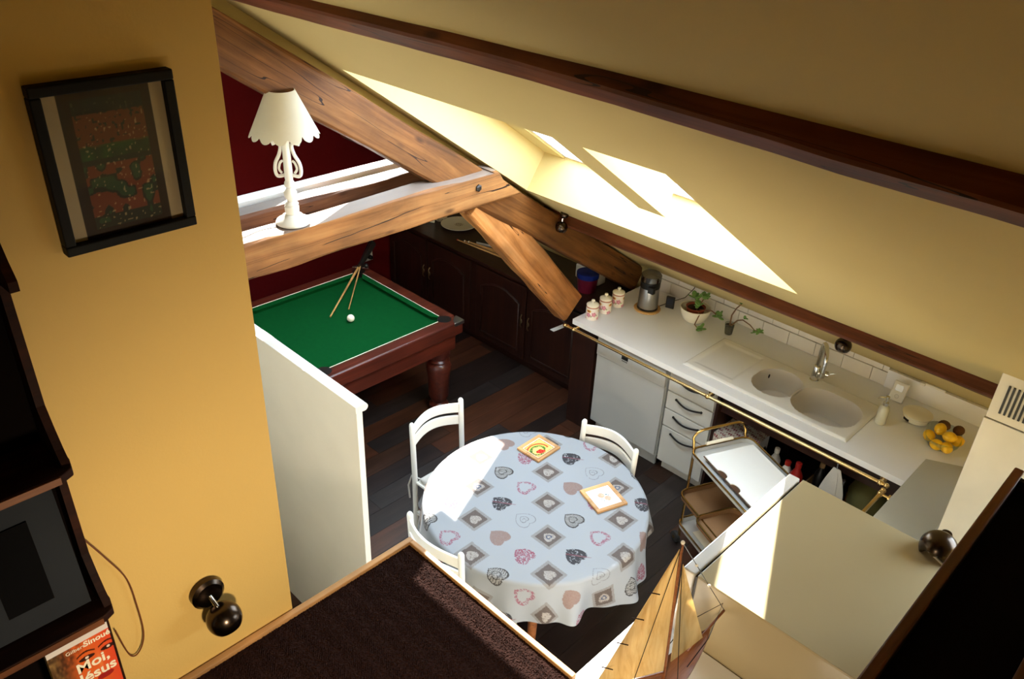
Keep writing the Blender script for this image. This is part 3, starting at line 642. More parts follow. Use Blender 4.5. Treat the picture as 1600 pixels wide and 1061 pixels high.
# spot lights
def spot(label, pos, head, base_dir=(0, 0, 1), rb=.05, rh=.052):
    t = thing('spotlight', label, 'lamp', pos); bd = Vector(base_dir).normalized(); hd = Vector(head)
    q = bd.to_track_quat('Z', 'Y').to_matrix().to_4x4()
    b = nb(); lathe(b, [(rb*.9, 0), (rb, .004), (rb, .022), (rb*.8, .03)], 28, q); obj('base', b, M['dkmetal'], t, smooth=True)
    b = nb(); tube(b, [bd*.028, hd*.6+bd*.02, hd], .007, 10); obj('arm', b, M['chrome'], t, smooth=True)
    dirn = (hd.normalized()+Vector((0, 0, -.6))).normalized(); q2 = dirn.to_track_quat('Z', 'Y').to_matrix().to_4x4()
    pr = [(rh*math.sin(a), -rh*math.cos(a)) for a in np.linspace(.05, 2.35, 16)]; pr += [(pr[-1][0]-.006, pr[-1][1]-.004), (.02, .0)]
    b = nb(); lathe(b, pr, 28, Matrix.Translation(hd+dirn*rh*.3) @ q2, cap=False); obj('head', b, M['dkmetal'], t, smooth=True)
    b = nb(); ball(b, hd+dirn*(rh*.45), .026); obj('bulb', b, M['chrome'], t, smooth=True)
    return t
spot('round bronze spotlight under the lower purlin by the rafter', at_y(882, 338, 3.93), (.0, -.02, -.06), (0, -.3, 1), .03, .042)
spot('round bronze spotlight hanging from the purlin above the tap', at_y(1325, 522, 4.10), (0, -.02, -.05), (0, -.3, 1), .03, .045)
spot('dark round spotlight on the yellow wall below the framed picture', at_x(320, 922, -1.8), (.055, .015, -.068), (1, 0, 0))
t = spot('bronze globe spotlight standing at the back edge of the fridge top', Vector((-.355, 2.52, 1.885)), (0, -.03, -.0), (0, 0, 1), .02, .06)
b = nb(); tube(b, [(-.05, 0, -.025), (-.02, -.06, -.028), (.06, -.10, -.028)], .004, 6); obj('cord', b, M['ivory'], t, smooth=True)

# added fill lamp, unseen below the camera: gives the warm light on the surfaces that face this way
t = thing('fill_lamp', 'added warm fill lamp with a bronze dome head on the landing, out of view', 'lamp', (-.12, .30, LZ))
b = nb(); lathe(b, [(.13, 0), (.13, .015), (.02, .03), (.012, .04), (.012, .66)], 28); obj('pole', b, M['dkmetal'], t, smooth=True)
hp = Vector((-.12, .03, .70)); aim = Vector((-1.0, .55, -.50)).normalized(); q = aim.to_track_quat('Z', 'Y').to_matrix().to_4x4()
b = nb(); tube(b, [(0, 0, .65), hp*1.0-aim*.07], .010, 10); obj('arm', b, M['dkmetal'], t, smooth=True)
b = nb(); lathe(b, [(.02, -.085), (.06, -.075), (.09, -.045), (.10, 0), (.097, 0), (.086, -.042), (.05, -.068), (.0, -.075)], 28, Matrix.Translation(hp) @ q, cap=False); obj('shade', b, M['dkmetal'], t, smooth=True)
ll = bpy.data.lights.new('fill_bulb', 'SPOT'); ll.energy = FILL_W; ll.color = (1, .80, .56); ll.spot_size = math.radians(138); ll.spot_blend = 1; ll.shadow_soft_size = .07
lo = bpy.data.objects.new('fill_bulb', ll); COL.objects.link(lo); lo.parent = t; lo.location = hp+aim*.02; lo.rotation_euler = aim.to_track_quat('-Z', 'Y').to_euler()
# ---- niche contents
def bottle(x, y, z, h, r, mat, cap, label, nm='bottle'):
    t = thing(nm, label, 'bottle', (x, y, z+.001), 0, 'bottles in the open cabinet')
    b = nb(); lathe(b, [(r*.9, 0), (r, .008), (r, h*.62), (r*.45, h*.8), (r*.4, h*.86)], 18); obj('body', b, mat, t, smooth=True)
    b = nb(); lathe(b, [(r*.48, h*.85), (r*.48, h*.98), (r*.3, h)], 14); obj('cap', b, cap, t, smooth=True)
bottle(-1.90, 4.42, .30, .26, .035, M['dkblue'], M['dkblue'], 'dark blue bottle nearest the drawers in the open cabinet')
bottle(-1.80, 4.36, .30, .24, .04, M['black'], M['dkblue'], 'black bottle behind the trolley handle')
bottle(-1.68, 4.33, .30, .25, .035, M['linen'], M['white'], 'pale bottle with white cap in the open cabinet')
bottle(-1.58, 4.30, .30, .22, .04, M['white'], M['redpl'], 'white bottle with a red cap beside the red bottle')
bottle(-1.50, 4.27, .30, .27, .042, M['redpl'], M['redpl'], 'bright red bottle under the sink')
bottle(-1.40, 4.40, .30, .26, .035, M['black'], M['cardb'], 'black bottle with tan cap behind the cardboard box')
bottle(-1.24, 4.36, .30, .24, .035, M['dkblue'], M['chrome'], 'dark bottle with silver cap in the cardboard box')
b = nb(); 
for a_ in (((-1.46, -1.18, 4.22, 4.23)), ((-1.46, -1.18, 4.44, 4.45)), ((-1.46, -1.45, 4.23, 4.44)), ((-1.19, -1.18, 4.23, 4.44))): box(b, *a_, .301, .40)
box(b, -1.46, -1.18, 4.22, 4.45, .301, .306); tag(obj('cardboard_box', b, M['cardb']), 'open cardboard box on the shelf under the sink', 'box')
def lace(a, c):
    base = np.ones(a.shape+(3,))*hexc('c9bfb2'); n = (np.sin(a*60)*np.sin(c*26+np.sin(a*40)*2) > .1)&(np.abs((c*7) % 1-.5) < .36); return mixc(base, n.astype(float), '7e3038')
t = thing('printed_basket', 'pale storage box printed with red lettering rows beside the drawers', 'box', (0, 0, 0))
b = nb(); box(b, -2.05, -1.78, 4.15, 4.40, .301, .56); obj('body', b, M['linen'], t)
painted('print', (-2.05, 4.148, .301), (.27, 0, 0), (0, 0, .259), 90, 70, lace, M['print'], t); painted('print', (-2.05, 4.15, .562), (.27, 0, 0), (0, .25, 0), 90, 70, lace, M['print'], t)
b = nb(); rings = []
for k in range(9):
    z = .79-.4*k/8; w = .02+.05*math.sin(min(1, k/5)*PI/2); rings.append([(-1.22+w*math.cos(a)*(1+.25*math.cos(5*a)), 4.09+.25*w*math.sin(a), z) for a in np.linspace(0, 2*PI, 21)[:-1]])
loft(b, rings); t = tag(obj('tea_towel', b, M['linen'], smooth=True), 'crumpled grey and white tea towel hanging below the brass rail', 'towel')
b = nb(); tube(b, [(-1.22, 4.085, .83), (-1.22, 4.09, .80), (-1.22, 4.09, .775)], .004, 6); obj('hook', b, M['chrome'], t)
b = nb(); ball(b, (-1.08, 4.42, .46), .16, .8, 1, .95, 18)
for v in b.verts: v.co += Vector([.02*mnoise.noise(v.co*18+Vector((k, 0, 0))) for k in (0, 5, 9)])
tag(obj('shopping_bag', b, M['olive'], smooth=True), 'crumpled olive green bag at the right end under the sink', 'bag')

# ---- tall pale vent column
t = thing('vent_column', 'tall pale metal extractor column with a louvred top panel', 'extractor', (-.55, 3.61, 0))
b = nb(); box(b, 0, .42, 0, .3, 1.04, 1.755); obj('lower_casing', b, M['hood'], t, bevel=.002)
b = nb(); box(b, .004, .416, .004, .3, 1.76, 2.0); up_ = obj('upper_casing', b, M['hood'], t, bevel=.002)
for k in range(9):
    b = nb(); box(b, .045+.019*k, .054+.019*k, -.0015, .01, 1.80, 1.94); obj('louvre', b, M['black'], up_)
b = nb(); box(b, -.02, .44, -.06, .3, 1.025, 1.038); obj('glass_lip', b, M['dishw'], t, bevel=.002)
b = nb(); box(b, .02, .40, .02, .28, .91, 1.025); obj('base', b, M['hood'], t)

# ---- fridge
t = thing('fridge', 'tall cream fridge with white door edge in the right foreground', 'fridge', (-.9, 1.8, 0))
b = nb(); box(b, .055, .61, .0, .69, 0.05, 1.85); obj('body', b, M['fridge'], t, bevel=.004)
b = nb(); box(b, .0, .044, .0, .69, .06, 1.852); dr = obj('door', b, M['whiteg'], t, bevel=.005)
b = nb(); box(b, .044, .056, .008, .682, .07, 1.838); obj('door_seal', b, M['iron'], t)
b = nb(); box(b, .055, .61, .0, .69, 1.848, 1.8535); obj('top_panel', b, M['fridge'], t, bevel=.002)
b = nb(); box(b, -.03, 0, .62, .65, 1.1, 1.5); obj('handle', b, M['whiteg'], dr, bevel=.005)
# ---- low white cupboard in front of the fridge
t = thing('low_cupboard', 'white cupboard top carrying the model sailing boat in front of the fridge', 'cupboard', (0, 0, 0))
b = nb(); box(b, -.985, -.22, 1.41, 1.79, 0, 1.545); obj('body', b, M['white'], t)
b = nb(); box(b, -1.0, -.218, 1.402, 1.795, 1.545, 1.572); obj('top', b, M['white'], t, bevel=.003)

# ---- model boat
t = thing('model_boat', 'wooden model sailing boat with veneer sails beside the fridge', 'model boat', (-.74, 1.5, 1.573))
b = nb(); rings = []
for k in range(13):
    q = k/12; y = -.22+.46*q; w = .05*math.sin(PI*min(1, .25+q*.75))**.7+.001; zt = .13+.05*q*q; zb = .03+.10*q**4
    rings.append([(-w, y, zt), (-w*.8, y, (zt+zb)/2), (0, y, zb), (w*.8, y, (zt+zb)/2), (w, y, zt), (w*.6, y, zt-.006), (-w*.6, y, zt-.006)])
loft(b, rings); obj('hull', b, M['hull'], t, smooth=True)
b = nb(); box(b, -.03, .03, -.1, .05, .0, .035); obj('stand', b, M['hull'], t)
mast0, mast1 = Vector((0, 0, .12)), Vector((-.035, .02, .66))
b = nb(); tube(b, [mast0, mast1], [.006, .004], 8); obj('mast', b, M['hull'], t, smooth=True)
b = nb(); tube(b, [(0, -.01, .19), (-.10, -.20, .185)], .005, 8); obj('boom', b, M['hull'], t, smooth=True)
b = nb(); tube(b, [(0, .12, .17), (.005, .30, .215)], .004, 8); obj('bowsprit', b, M['hull'], t, smooth=True)
def sail(name, A, B, C, bow, mat):
    A, B, C = Vector(A), Vector(B), Vector(C); n = (B-A).cross(C-A).normalized(); b = nb(); N = 12; V_ = []
    for side in (0, 1):
        g = []
        for i in range(N+1):
            row = []
            for j in range(N+1):
                u = i/N; v = j/N; p = A.lerp(B, u).lerp(A.lerp(C, u), v); p = A+(B-A)*u*(1-v)+(C-A)*u*v
                row.append(b.verts.new(p+n*(bow*math.sin(PI*u)*math.sin(PI*v)+side*.002)))
            g.append(row)
        V_.append(g)
        for i in range(N):
            for j in range(N): b.faces.new((g[i][j], g[i+1][j], g[i+1][j+1], g[i][j+1]))
    for j in range(N): b.faces.new((V_[0][N][j], V_[1][N][j], V_[1][N][j+1], V_[0][N][j+1]))
    for i in range(N):
        b.faces.new((V_[0][i][0], V_[0][i+1][0], V_[1][i+1][0], V_[1][i][0])); b.faces.new((V_[0][i][N], V_[0][i+1][N], V_[1][i+1][N], V_[1][i][N]))
    return obj(name, b, mat, t, smooth=True)
sail('main_sail', (-.036, .012, .64), (0, -.012, .20), (-.105, -.205, .195), .02, M['sail'])
sail('jib_sail', (-.028, .03, .58), (-.005, .03, .20), (.012, .17, .205), -.015, M['sail'])
b = nb()
for k in range(4):
    q = .3+.18*k; p = Vector((-.036, .012, .64)).lerp(Vector((-.105, -.205, .195)), q); tube(b, [p+Vector((-.012, -.004, -.004)), p+Vector((.02, .005, .006))], .0018, 5)
obj('reef_tie', b, M['shelfw'], t)
b = nb(); tube(b, [mast1, (.005, .30, .215)], .0012, 4); tube(b, [mast1, (-.05, -.02, .14)], .0012, 4); tube(b, [mast1, (.05, 0, .14)], .0012, 4); tube(b, [mast1, (0, -.22, .14)], .0012, 4)
tube(b, [(-.04, .05, .2), (-.04, .15, .24), (0, .29, .25), (.04, .15, .24), (.04, .05, .2)], .0015, 5); obj('rigging', b, M['iron'], t)
b = nb(); ball(b, mast1, .006); ball(b, mast1.lerp(Vector((.005, .30, .215)), .3), .005); ball(b, mast1.lerp(Vector((.005, .30, .215)), .6), .005); obj('block', b, M['ivory'], t, smooth=True)

# ---- dark open-topped shelf at right foreground
t = thing('dark_shelf_unit', 'dark open topped shelf unit with worn wooden rims at the right edge', 'shelf', (0, 0, 0))
x0, x1, y0, y1, zt = -.21, .01, .1, 2.10, 2.5
b = nb(); box(b, x0, x0+.018, y0, y1, LZ-1.6, zt); obj('side_panel', b, M['shelfw'], t, bevel=.004)
b = nb(); box(b, x1-.018, x1, y0, y1, 0, zt); obj('side_panel', b, M['shelfw'], t, bevel=.004)
b = nb(); box(b, x0+.018, x1-.018, y1-.018, y1, 0, zt-.01); obj('end_panel', b, M['shelfw'], t)
b = nb(); box(b, x0+.018, x1-.018, y0, y1-.018, zt-.06, zt-.04); obj('top_board', b, plain('matt_black_board', '0a0908', .95, spec=.1), t)
for xx in (x0-.003, x1-.019):
    b = nb(); box(b, xx, xx+.024, y0, y1+.004, zt, zt+.012); obj('rim', b, M['rim'], t, bevel=.004)
# ---- bookcase at left
t = thing('bookcase', 'dark wooden wall bookcase with stepped shelves at the left edge', 'bookcase', (0, 0, 0))
b = nb(); box(b, -1.799, -1.79, -.9, .345, 1.62, 3.05); obj('back_board', b, plain('dark_back_board', '0c0706', .95, spec=.05), t)
for z in (1.76, 2.16, 2.60, 3.05):
    b = nb(); dpt = -1.635 if z < 3 else -1.72
    prism(b, [(-1.798, -.9, z), (dpt, -.9, z), (dpt, .335, z), (dpt-.012, .36, z), (dpt-.05, .368, z), (-1.798, .368, z)], (0, 0, -.022)); sh = obj('shelf', b, M['shelfw'], t, bevel=.003)
    b = nb(); box(b, dpt-.001, dpt+.004, -.9, .33, z-.020, z-.002); obj('edge_strip', b, M['shelfedge'], sh)
prof = [(1.62, -1.74)]
for z in (2.16, 2.60, 3.05):
    prof += [(z-.03, -1.745), (z-.022, -1.66), (z, -1.66), (z+.03, -1.685), (z+.07, -1.71), (z+.12, -1.735)]
b = nb(); prism(b, [(-1.798, .345, 1.62)]+[(x, .345, z) for z, x in prof]+[(-1.798, .345, 3.17)], (0, .018, 0)); obj('side_panel', b, M['shelfw'], t)
# grey picture on the middle shelf
t = thing('small_picture', 'dim grey framed picture leaning on the middle bookcase shelf', 'picture', (0, 0, 0))
b = nb(); prism(b, [(-1.70, .10, 2.163), (-1.70, .33, 2.163), (-1.76, .33, 2.52), (-1.76, .10, 2.52)], (-.012, 0, 0)); obj('mount', b, plain('grey_card', '2a2d31', .95, spec=.05), t)
b = nb(); prism(b, [(-1.715, .16, 2.22), (-1.715, .26, 2.22), (-1.748, .26, 2.44), (-1.748, .16, 2.44)], (.006, 0, 0)); obj('print', b, plain('dark_photo', '0b0b0c', .95, spec=.05), t)
# the paperback with a face on its cover
t = thing('paperback', 'paperback with an orange face cover and white title on the lower shelf', 'book', (-1.70, .20, 1.765))
bw, bh = .148, .345
b = nb(); box(b, -.028, -.001, 0, bw, 0, bh-.001); obj('pages', b, M['ivory'], t); b = nb(); box(b, -.03, -.028, 0, bw, 0, bh); obj('back_cover', b, M['white'], t)
def cover(a, c):
    n = vnoise(a*9, c*12, 5); n2 = vnoise(a*30, c*34, 6)
    base = np.ones(a.shape+(3,))*hexc('d8622a'); base = mixc(base, np.clip((.42-a)*3.2, 0, 1)*.95, '5a3f28'); base = mixc(base, np.clip((.22-a)*6, 0, 1)*(.3+.7*n), '9a7a48')
    base = mixc(base, np.clip((a-.66)*2.5, 0, 1), 'd9452c')
    hair = np.clip((.50-a+.12*np.sin(c*9))*5, 0, 1)*np.clip((c-.35)*3, 0, 1)*.7; base = mixc(base, hair*n2, '2c1c14')
    for ex, w in ((.56, 1), (.92, .8)):
        e = ((a-ex)/.13)**2+((c-.66)/.022)**2; base = mixc(base, (e < 1).astype(float), '3a1c14'); base = mixc(base, (((a-ex)/.03)**2+((c-.662)/.012)**2 < 1).astype(float), 'e6d0c0')
        br = np.abs(c-.705-.02*np.cos((a-ex)*12)) < .008; base = mixc(base, (br & (np.abs(a-ex) < .15)).astype(float)*.9, '3c1a10')
    nose = np.exp(-((a-.74)/.035)**2)*np.exp(-((c-.56)/.09)**2); base = mixc(base, nose*.6, 'f09a58'); lips = ((a-.76)/.14)**2+((c-.40)/.03)**2 < 1; base = mixc(base, lips.astype(float), '9a2420')
    base = mixc(base, (c > .835).astype(float), 'd8d2cc'); return base
painted('front_cover', (.0005, 0, 0), (0, bw, 0), (0, 0, bh), 110, 220, cover, M['printg'], t)
cream = plain('cream_print', 'f4ecd2', .5)
def tm(y, z, tilt=0): return Matrix.Translation((.0015, y, z)) @ Matrix(((0, 0, 1, 0), (1, 0, 0, 0), (0, 1, 0, 0), (0, 0, 0, 1)))
text('author_print', 'Gilbert', .016, cream, t, tm(.040, .268)); text('author_print', 'Sinou\u00e9', .024, cream, t, tm(.084, .268), bold=.0006)
text('title_print', 'Moi,', .046, cream, t, tm(.052, .190), bold=.001); text('title_print', 'J\u00e9sus', .046, cream, t, tm(.052, .150), bold=.001)
# cord on the yellow wall
P = [at_x(125, 838, -1.79), at_x(165, 872, -1.79), at_x(198, 905, -1.79), at_x(215, 950, -1.79), at_x(224, 985, -1.79), at_x(222, 1008, -1.79), at_x(212, 1024, -1.79), at_x(200, 1020, -1.79), at_x(180, 985, -1.785)]
def smooth_pts(P, n=6):
    out = []
    for i in range(len(P)-1):
        p0, p1, p2, p3 = P[max(i-1, 0)], P[i], P[i+1], P[min(i+2, len(P)-1)]
        for k in range(n):
            s = k/n; out.append(.5*((2*p1)+(p2-p0)*s+(2*p0-5*p1+4*p2-p3)*s*s+(3*p1-p0-3*p2+p3)*s**3))
    return out+[P[-1]]
b = nb(); tube(b, smooth_pts([Vector(p) for p in P]), .0022, 7); tag(obj('power_cord', b, plain('brown_cord', '6b3c1c', .5), smooth=True), 'thin brown electric cord looping down the yellow wall beside the bookcase', 'cord')

# ---- framed picture on the yellow wall
t = thing('framed_picture', 'black framed dark embroidered picture on the yellow wall', 'picture', (-1.798, 0, 0))
y0, y1, z0, z1 = .492, .782, 3.02, 3.375
for a_ in ((y0, y1, z1-.022, z1), (y0, y1, z0, z0+.022), (y0, y0+.022, z0+.022, z1-.022), (y1-.022, y1, z0+.022, z1-.022)):
    b = nb(); box(b, 0, .03, *a_); obj('frame_rail', b, M['blackfr'], t, bevel=.003)
def art(a, c):
    n = vnoise(a*14, c*18, 11); n2 = vnoise(a*45, c*55, 12); n3 = vnoise(a*60, c*60, 13)
    base = np.ones(a.shape+(3,))*hexc('b9a98e'); pic = (a > .13)&(a < .88); b_ = np.ones_like(base)*hexc('2a1710')
    inn = (a > .22)&(a < .80)&(c > .06)&(c < .94); g = np.ones_like(base)*hexc('2c3024')
    g = mixc(g, ((c > .62)&(c < .84)&(n2 > .2)).astype(float), '6e3a22'); g = mixc(g, ((c > .54)&(c < .63)).astype(float)*n, '2f5a2c')
    g = mixc(g, ((c > .15)&(c < .5)&(n > .55)).astype(float)*.8, '8a3a22'); g = mixc(g, ((c > .1)&(c < .5)&(n < .35)).astype(float)*.6, '35603a')
    g = mixc(g, (n3 > .86).astype(float)*.7, 'c8a878'); g = mixc(g, ((c > .84)).astype(float)*.6, '1a2024'); b_ = np.where(inn[..., None], g, b_)
    return np.where(pic[..., None], b_, base)
painted('embroidery', (.012, y0+.02, z0+.02), (0, y1-y0-.04, 0), (0, 0, z1-z0-.04), 130, 160, art, M['print'], t)
b = nb(); box(b, .018, .020, y0+.02, y1-.02, z0+.02, z1-.02); obj('glazing', b, glassmat('picture_glass', (.92, .92, .9), .015, .05), t)
b = nb(); box(b, 0, .011, y0+.02, y1-.02, z0+.02, z1-.02); obj('backing', b, M['cardb'], t)

# ---- white table lamp on the tie beam
t = thing('table_lamp', 'white carved table lamp with scalloped shade standing on the tie beam', 'lamp', (XT-.005, 1.965, 2.20))
b = nb(); lathe(b, [(.08, 0), (.083, .008), (.078, .018), (.055, .03), (.048, .04), (.030, .048), (.034, .06), (.034, .085), (.026, .092), (.034, .098), (.024, .11)], 32); obj('base', b, M['white'], t, smooth=True)
b = nb(); lathe(b, [(.018, .10), (.020, .12), (.030, .135), (.031, .155), (.020, .172), (.016, .18), (.026, .19), (.024, .205), (.018, .215), (.020, .23), (.018, .40), (.014, .42), (.012, .47)], 24); obj('stem', b, M['white'], t, smooth=True)
for sgn in (-1, 1):
    b = nb(); pts = [(0, .02, .24), (0, .05, .235), (0, .06, .26), (0, .055, .30), (0, .035, .34), (0, .026, .38), (0, .04, .405), (0, .058, .40), (0, .055, .385)]
    tube(b, smooth_pts([Vector((p[0], p[1]*sgn, p[2])) for p in pts], 5), .0085, 8); tube(b, smooth_pts([Vector((0, q*sgn, z)) for q, z in ((.03, .25), (.042, .27), (.034, .30), (.022, .31))], 4), .006, 8)
    o = obj('scroll', b, M['white'], t, smooth=True); o.rotation_euler = (0, 0, -.75)
b = nb(); N = 120; rt, rb_, zt_, zb_ = .064, .148, .64, .46; g = []
for side in (0, 1):
    g.append([]);
    for j in range(13):
        row = []
        for k in range(N):
            a = 2*PI*k/N; sc = .030*abs(math.sin(a*7))**.6; q = j/12; z = zt_+(zb_-sc-zt_)*q; r = rt+(rb_-rt)*(zt_-z)/(zt_-zb_)-side*.003
            row.append(b.verts.new((r*math.cos(a), r*math.sin(a), z)))
        g[-1].append(row)
    for j in range(12):
        for k in range(N): b.faces.new((g[-1][j][k], g[-1][j][(k+1) % N], g[-1][j+1][(k+1) % N], g[-1][j+1][k]))
for j in (0, 12):
    for k in range(N): b.faces.new((g[0][j][k], g[0][j][(k+1) % N], g[1][j][(k+1) % N], g[1][j][k]))
obj('lamp_shade', b, M['shade'], t, smooth=True)
b = nb(); tube(b, smooth_pts([Vector(p) for p in ((-.02, -.06, .01), (-.03, -.16, .006), (0, -.3, .006), (-.02, -.5, .006))]), .003, 6); obj('cord', b, M['ivory'], t, smooth=True)

# ---- half-height white partition with rounded cap
t = thing('low_partition', 'white tall partition with a rounded top rail beside the yellow wall', 'partition', (0, 0, 0))
b = nb(); box(b, -4.4, -2.432, 1.63, 1.66, 0, 1.735); obj('panel', b, M['white'], t)
b = nb(); poly = [(-2.424, 1.622, 1.722), (-2.424, 1.622, 1.752)]+[(-2.424, 1.668+.018*math.cos(a), 1.735+.018*math.sin(a)) for a in np.linspace(PI/2, -PI/2, 9)]
prism(b, poly, (-1.98, 0, 0)); obj('top_rail', b, M['white'], t, smooth=True)

# ================================================================== TABLE + CLOTH
TCX, TCY, TR = -2.255, 2.635, .60
t = thing('dining_table', 'round dining table hidden under the heart printed cloth', 'table', (TCX, TCY, 0))
b = nb(); lathe(b, [(TR-.02, .72), (TR-.01, .728), (TR-.01, .742), (TR-.02, .746)], 64); obj('tabletop', b, M['hull'], t)
for a in (PI/4, 3*PI/4, 5*PI/4, 7*PI/4):
    b = nb(); x, y = .40*math.cos(a), .40*math.sin(a); lathe(b, [(.02, 0), (.028, .3), (.024, .5), (.035, .62), (.035, .72)], 16, Matrix.Translation((x, y, 0))); obj('leg', b, M['hull'], t, smooth=True)
def heart(x, y): return (x*x+y*y-1)**3-x*x*y**3
def cloth_color(x, y):
    base = np.ones(x.shape+(3,))*hexc('ced3db'); gx = (x+2.9)/.178; gy = (y-2.85)/-.190
    i = np.round(gx).astype(int); j = np.round(gy).astype(int); u = (gx-i)*.178; v = (gy-j)*-.190; ty = (i-j) % 3; var = j % 3
    rnd = vnoise(i*7.3+.5, j*5.1+.5, 21)
    fine = vnoise(x*300, y*300, 22); med = vnoise(x*120, y*120, 23); lines = np.sin((x+y)*520+3*np.sin(y*90))
    # squares
    sq = ty == 0; mx = np.maximum(np.abs(u), np.abs(v)); 
    c = base
    m1 = (sq&(mx < .066)).astype(float)*(.45+.15*med); c = mixc(c, m1, '9c8f86')
    m2 = (sq&(mx < .050)).astype(float)*(.75+.2*fine); c = mixc(c, m2, '6e5c54')
    h = heart(v/.028, (u+.003)/.028); hh = heart(v/.015, (u+.002)/.015); hn = h < 0
    c = mixc(c, (sq&hn&(mx < .045)).astype(float)*np.where(fine > .3, .95, .4), 'd9d0c8')
    c = mixc(c, (sq&(hh < 0)&(var == 2)).astype(float)*.8, '4a5a80'); c = mixc(c, (sq&(heart(v/.008, u/.008) < 0)&(var == 2)).astype(float), 'd9d0c8')
    # hearts H1: tan, sketch, dark lace
    H = heart(v/.049, (u+.006)/.049); Hi = heart(v/.043, (u+.006)/.043); Hs = heart(v/.022, (u+.004)/.022); Hss = heart(v/.018, (u+.004)/.018)
    k1 = ty == 1
    c = mixc(c, (k1&(var == 0)&(H < 0)).astype(float)*(.6+.25*fine), 'a97f72')
    sk = k1&(var == 1)&(H < 0); c = mixc(c, sk.astype(float)*.25, 'b09a80'); c = mixc(c, (sk&((Hi > 0)|(np.abs(lines) > .9)|((Hs < 0)&(Hss > 0)))).astype(float)*.9, '332a28')
    dk = k1&(var == 2)&(H < 0); c = mixc(c, (dk&(fine+med > .62)).astype(float)*.95, '2e2a32')
    st = dk&(np.abs(u*.7-v) < .006); c = mixc(c, st.astype(float), '7c3c4c'); tail = k1&(var == 2)&(np.abs(u*.7-v) < .004)&(u > 0)&(u < .07); c = mixc(c, tail.astype(float)*.6, 'b08890')
    # hearts H2: pink lace, pink outline, grey outline
    k2 = ty == 2
    c = mixc(c, (k2&(var == 0)&(H < 0)&(fine > .42)).astype(float)*.85, 'b04664')
    c = mixc(c, (k2&(var == 1)&(H < 0)&(heart(v/.032, (u+.006)/.032) > 0)&(fine > .4)).astype(float)*.75, 'b85a74')
    gr = k2&(var == 2)&(((H < 0)&(heart(v/.046, (u+.006)/.046) > 0))|((Hs < 0)&(Hss > 0))); c = mixc(c, gr.astype(float)*.75, '8e8c90'); c = mixc(c, (k2&(var == 2)&(heart(v/.01, u/.01) < 0)&(fine > .5)).astype(float)*.6, '8e8c90')
    return c
NA = 1000; rads = list(np.linspace(0, TR, 165)); skirt = .27; nsk = 74
ang = np.linspace(0, 2*PI, NA, endpoint=False)
P = []; FL = []
fold = .5*np.sin(9*ang+.6)+.35*np.sin(14*ang+2.1)+.25*np.sin(5*ang+1.0); fold = fold/np.abs(fold).max()
for r in rads:
    P.append(np.stack([TCX+r*np.cos(ang), TCY+r*np.sin(ang), np.full(NA, .755)-.0*ang], -1)); FL.append(np.full(NA, r))
hem = skirt*(1+.05*np.sin(4*ang+.8))
for k in range(1, nsk+1):
    s = k/nsk; L_ = hem*s; rr = .02
    th_ = np.minimum(L_/rr, PI/2); bend_r = rr*np.sin(th_); bend_z = rr*(1-np.cos(th_)); rest = np.maximum(L_-rr*PI/2, 0)
    rad = TR+bend_r+rest*.12+np.clip(s-.08, 0, 1)**1.0*(.06*fold+.014*np.sin(23*ang))
    z = .755-bend_z-rest*.985+.003*np.sin(11*ang)*s
    P.append(np.stack([TCX+rad*np.cos(ang+.02*s*np.cos(9*ang+.6)), TCY+rad*np.sin(ang+.02*s*np.cos(9*ang+.6)), z], -1)); FL.append(TR+L_)
P = np.array(P); FL = np.array(FL); NR = P.shape[0]
fx = TCX+FL*np.cos(ang)[None]; fy = TCY+FL*np.sin(ang)[None]
idx = np.arange(NR*NA).reshape(NR, NA); F = np.stack([idx[:-1], idx[1:], np.roll(idx, -1, 1)[1:], np.roll(idx, -1, 1)[:-1]], -1).reshape(-1, 4)
me = bpy.data.meshes.new('tablecloth'); nv = NR*NA; me.vertices.add(nv); me.vertices.foreach_set('co', P.astype(np.float32).ravel())
nf = len(F); me.loops.add(nf*4); me.loops.foreach_set('vertex_index', F.astype(np.int32).ravel()); me.polygons.add(nf)
me.polygons.foreach_set('loop_start', np.arange(0, nf*4, 4, dtype=np.int32)); me.polygons.foreach_set('loop_total', np.full(nf, 4, np.int32)); me.update(calc_edges=True); me.validate()
me.polygons.foreach_set('use_smooth', np.ones(nf, bool))
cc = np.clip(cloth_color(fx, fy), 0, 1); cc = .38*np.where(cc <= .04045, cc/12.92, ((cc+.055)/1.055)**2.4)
at = me.color_attributes.new('Col', 'FLOAT_COLOR', 'POINT'); at.data.foreach_set('color', np.concatenate([cc.reshape(-1, 3), np.ones((nv, 1))], 1).astype(np.float32).ravel())
me.materials.append(M['cloth']); o = bpy.data.objects.new('tablecloth', me); COL.objects.link(o); tag(o, 'white tablecloth printed with hearts and taupe squares on the round table', 'tablecloth')

# ---- pictures lying on the table
def trivet(label, px, fn, edge):
    q = [at_z(x, y, .765) for x, y in px]; c = sum(q, Vector())/4; u = ((q[3]-q[0])+(q[2]-q[1]))/2; L_ = u.length; ang_ = math.atan2(u.y, u.x); v = ((q[1]-q[0])+(q[2]-q[3])).length/2
    t = thing('tile_picture', label, 'picture', (c.x, c.y, .7565), ang_); w, h = L_/2, v/2; e = .022
    for a_ in ((-w, w, -h, -h+e), (-w, w, h-e, h), (-w, -w+e, -h+e, h-e), (w-e, w, -h+e, h-e)):
        b = nb(); box(b, *a_, 0, .014); obj('frame_rail', b, edge, t, bevel=.002)
    b = nb(); box(b, -w+e, w-e, -h+e, h-e, 0, .009); obj('tile', b, M['white'], t)
    painted('print', (-w+e, -h+e, .0095), (2*(w-e), 0, 0), (0, 2*(h-e), 0), 100, 100, fn, M['printg'], t); return t
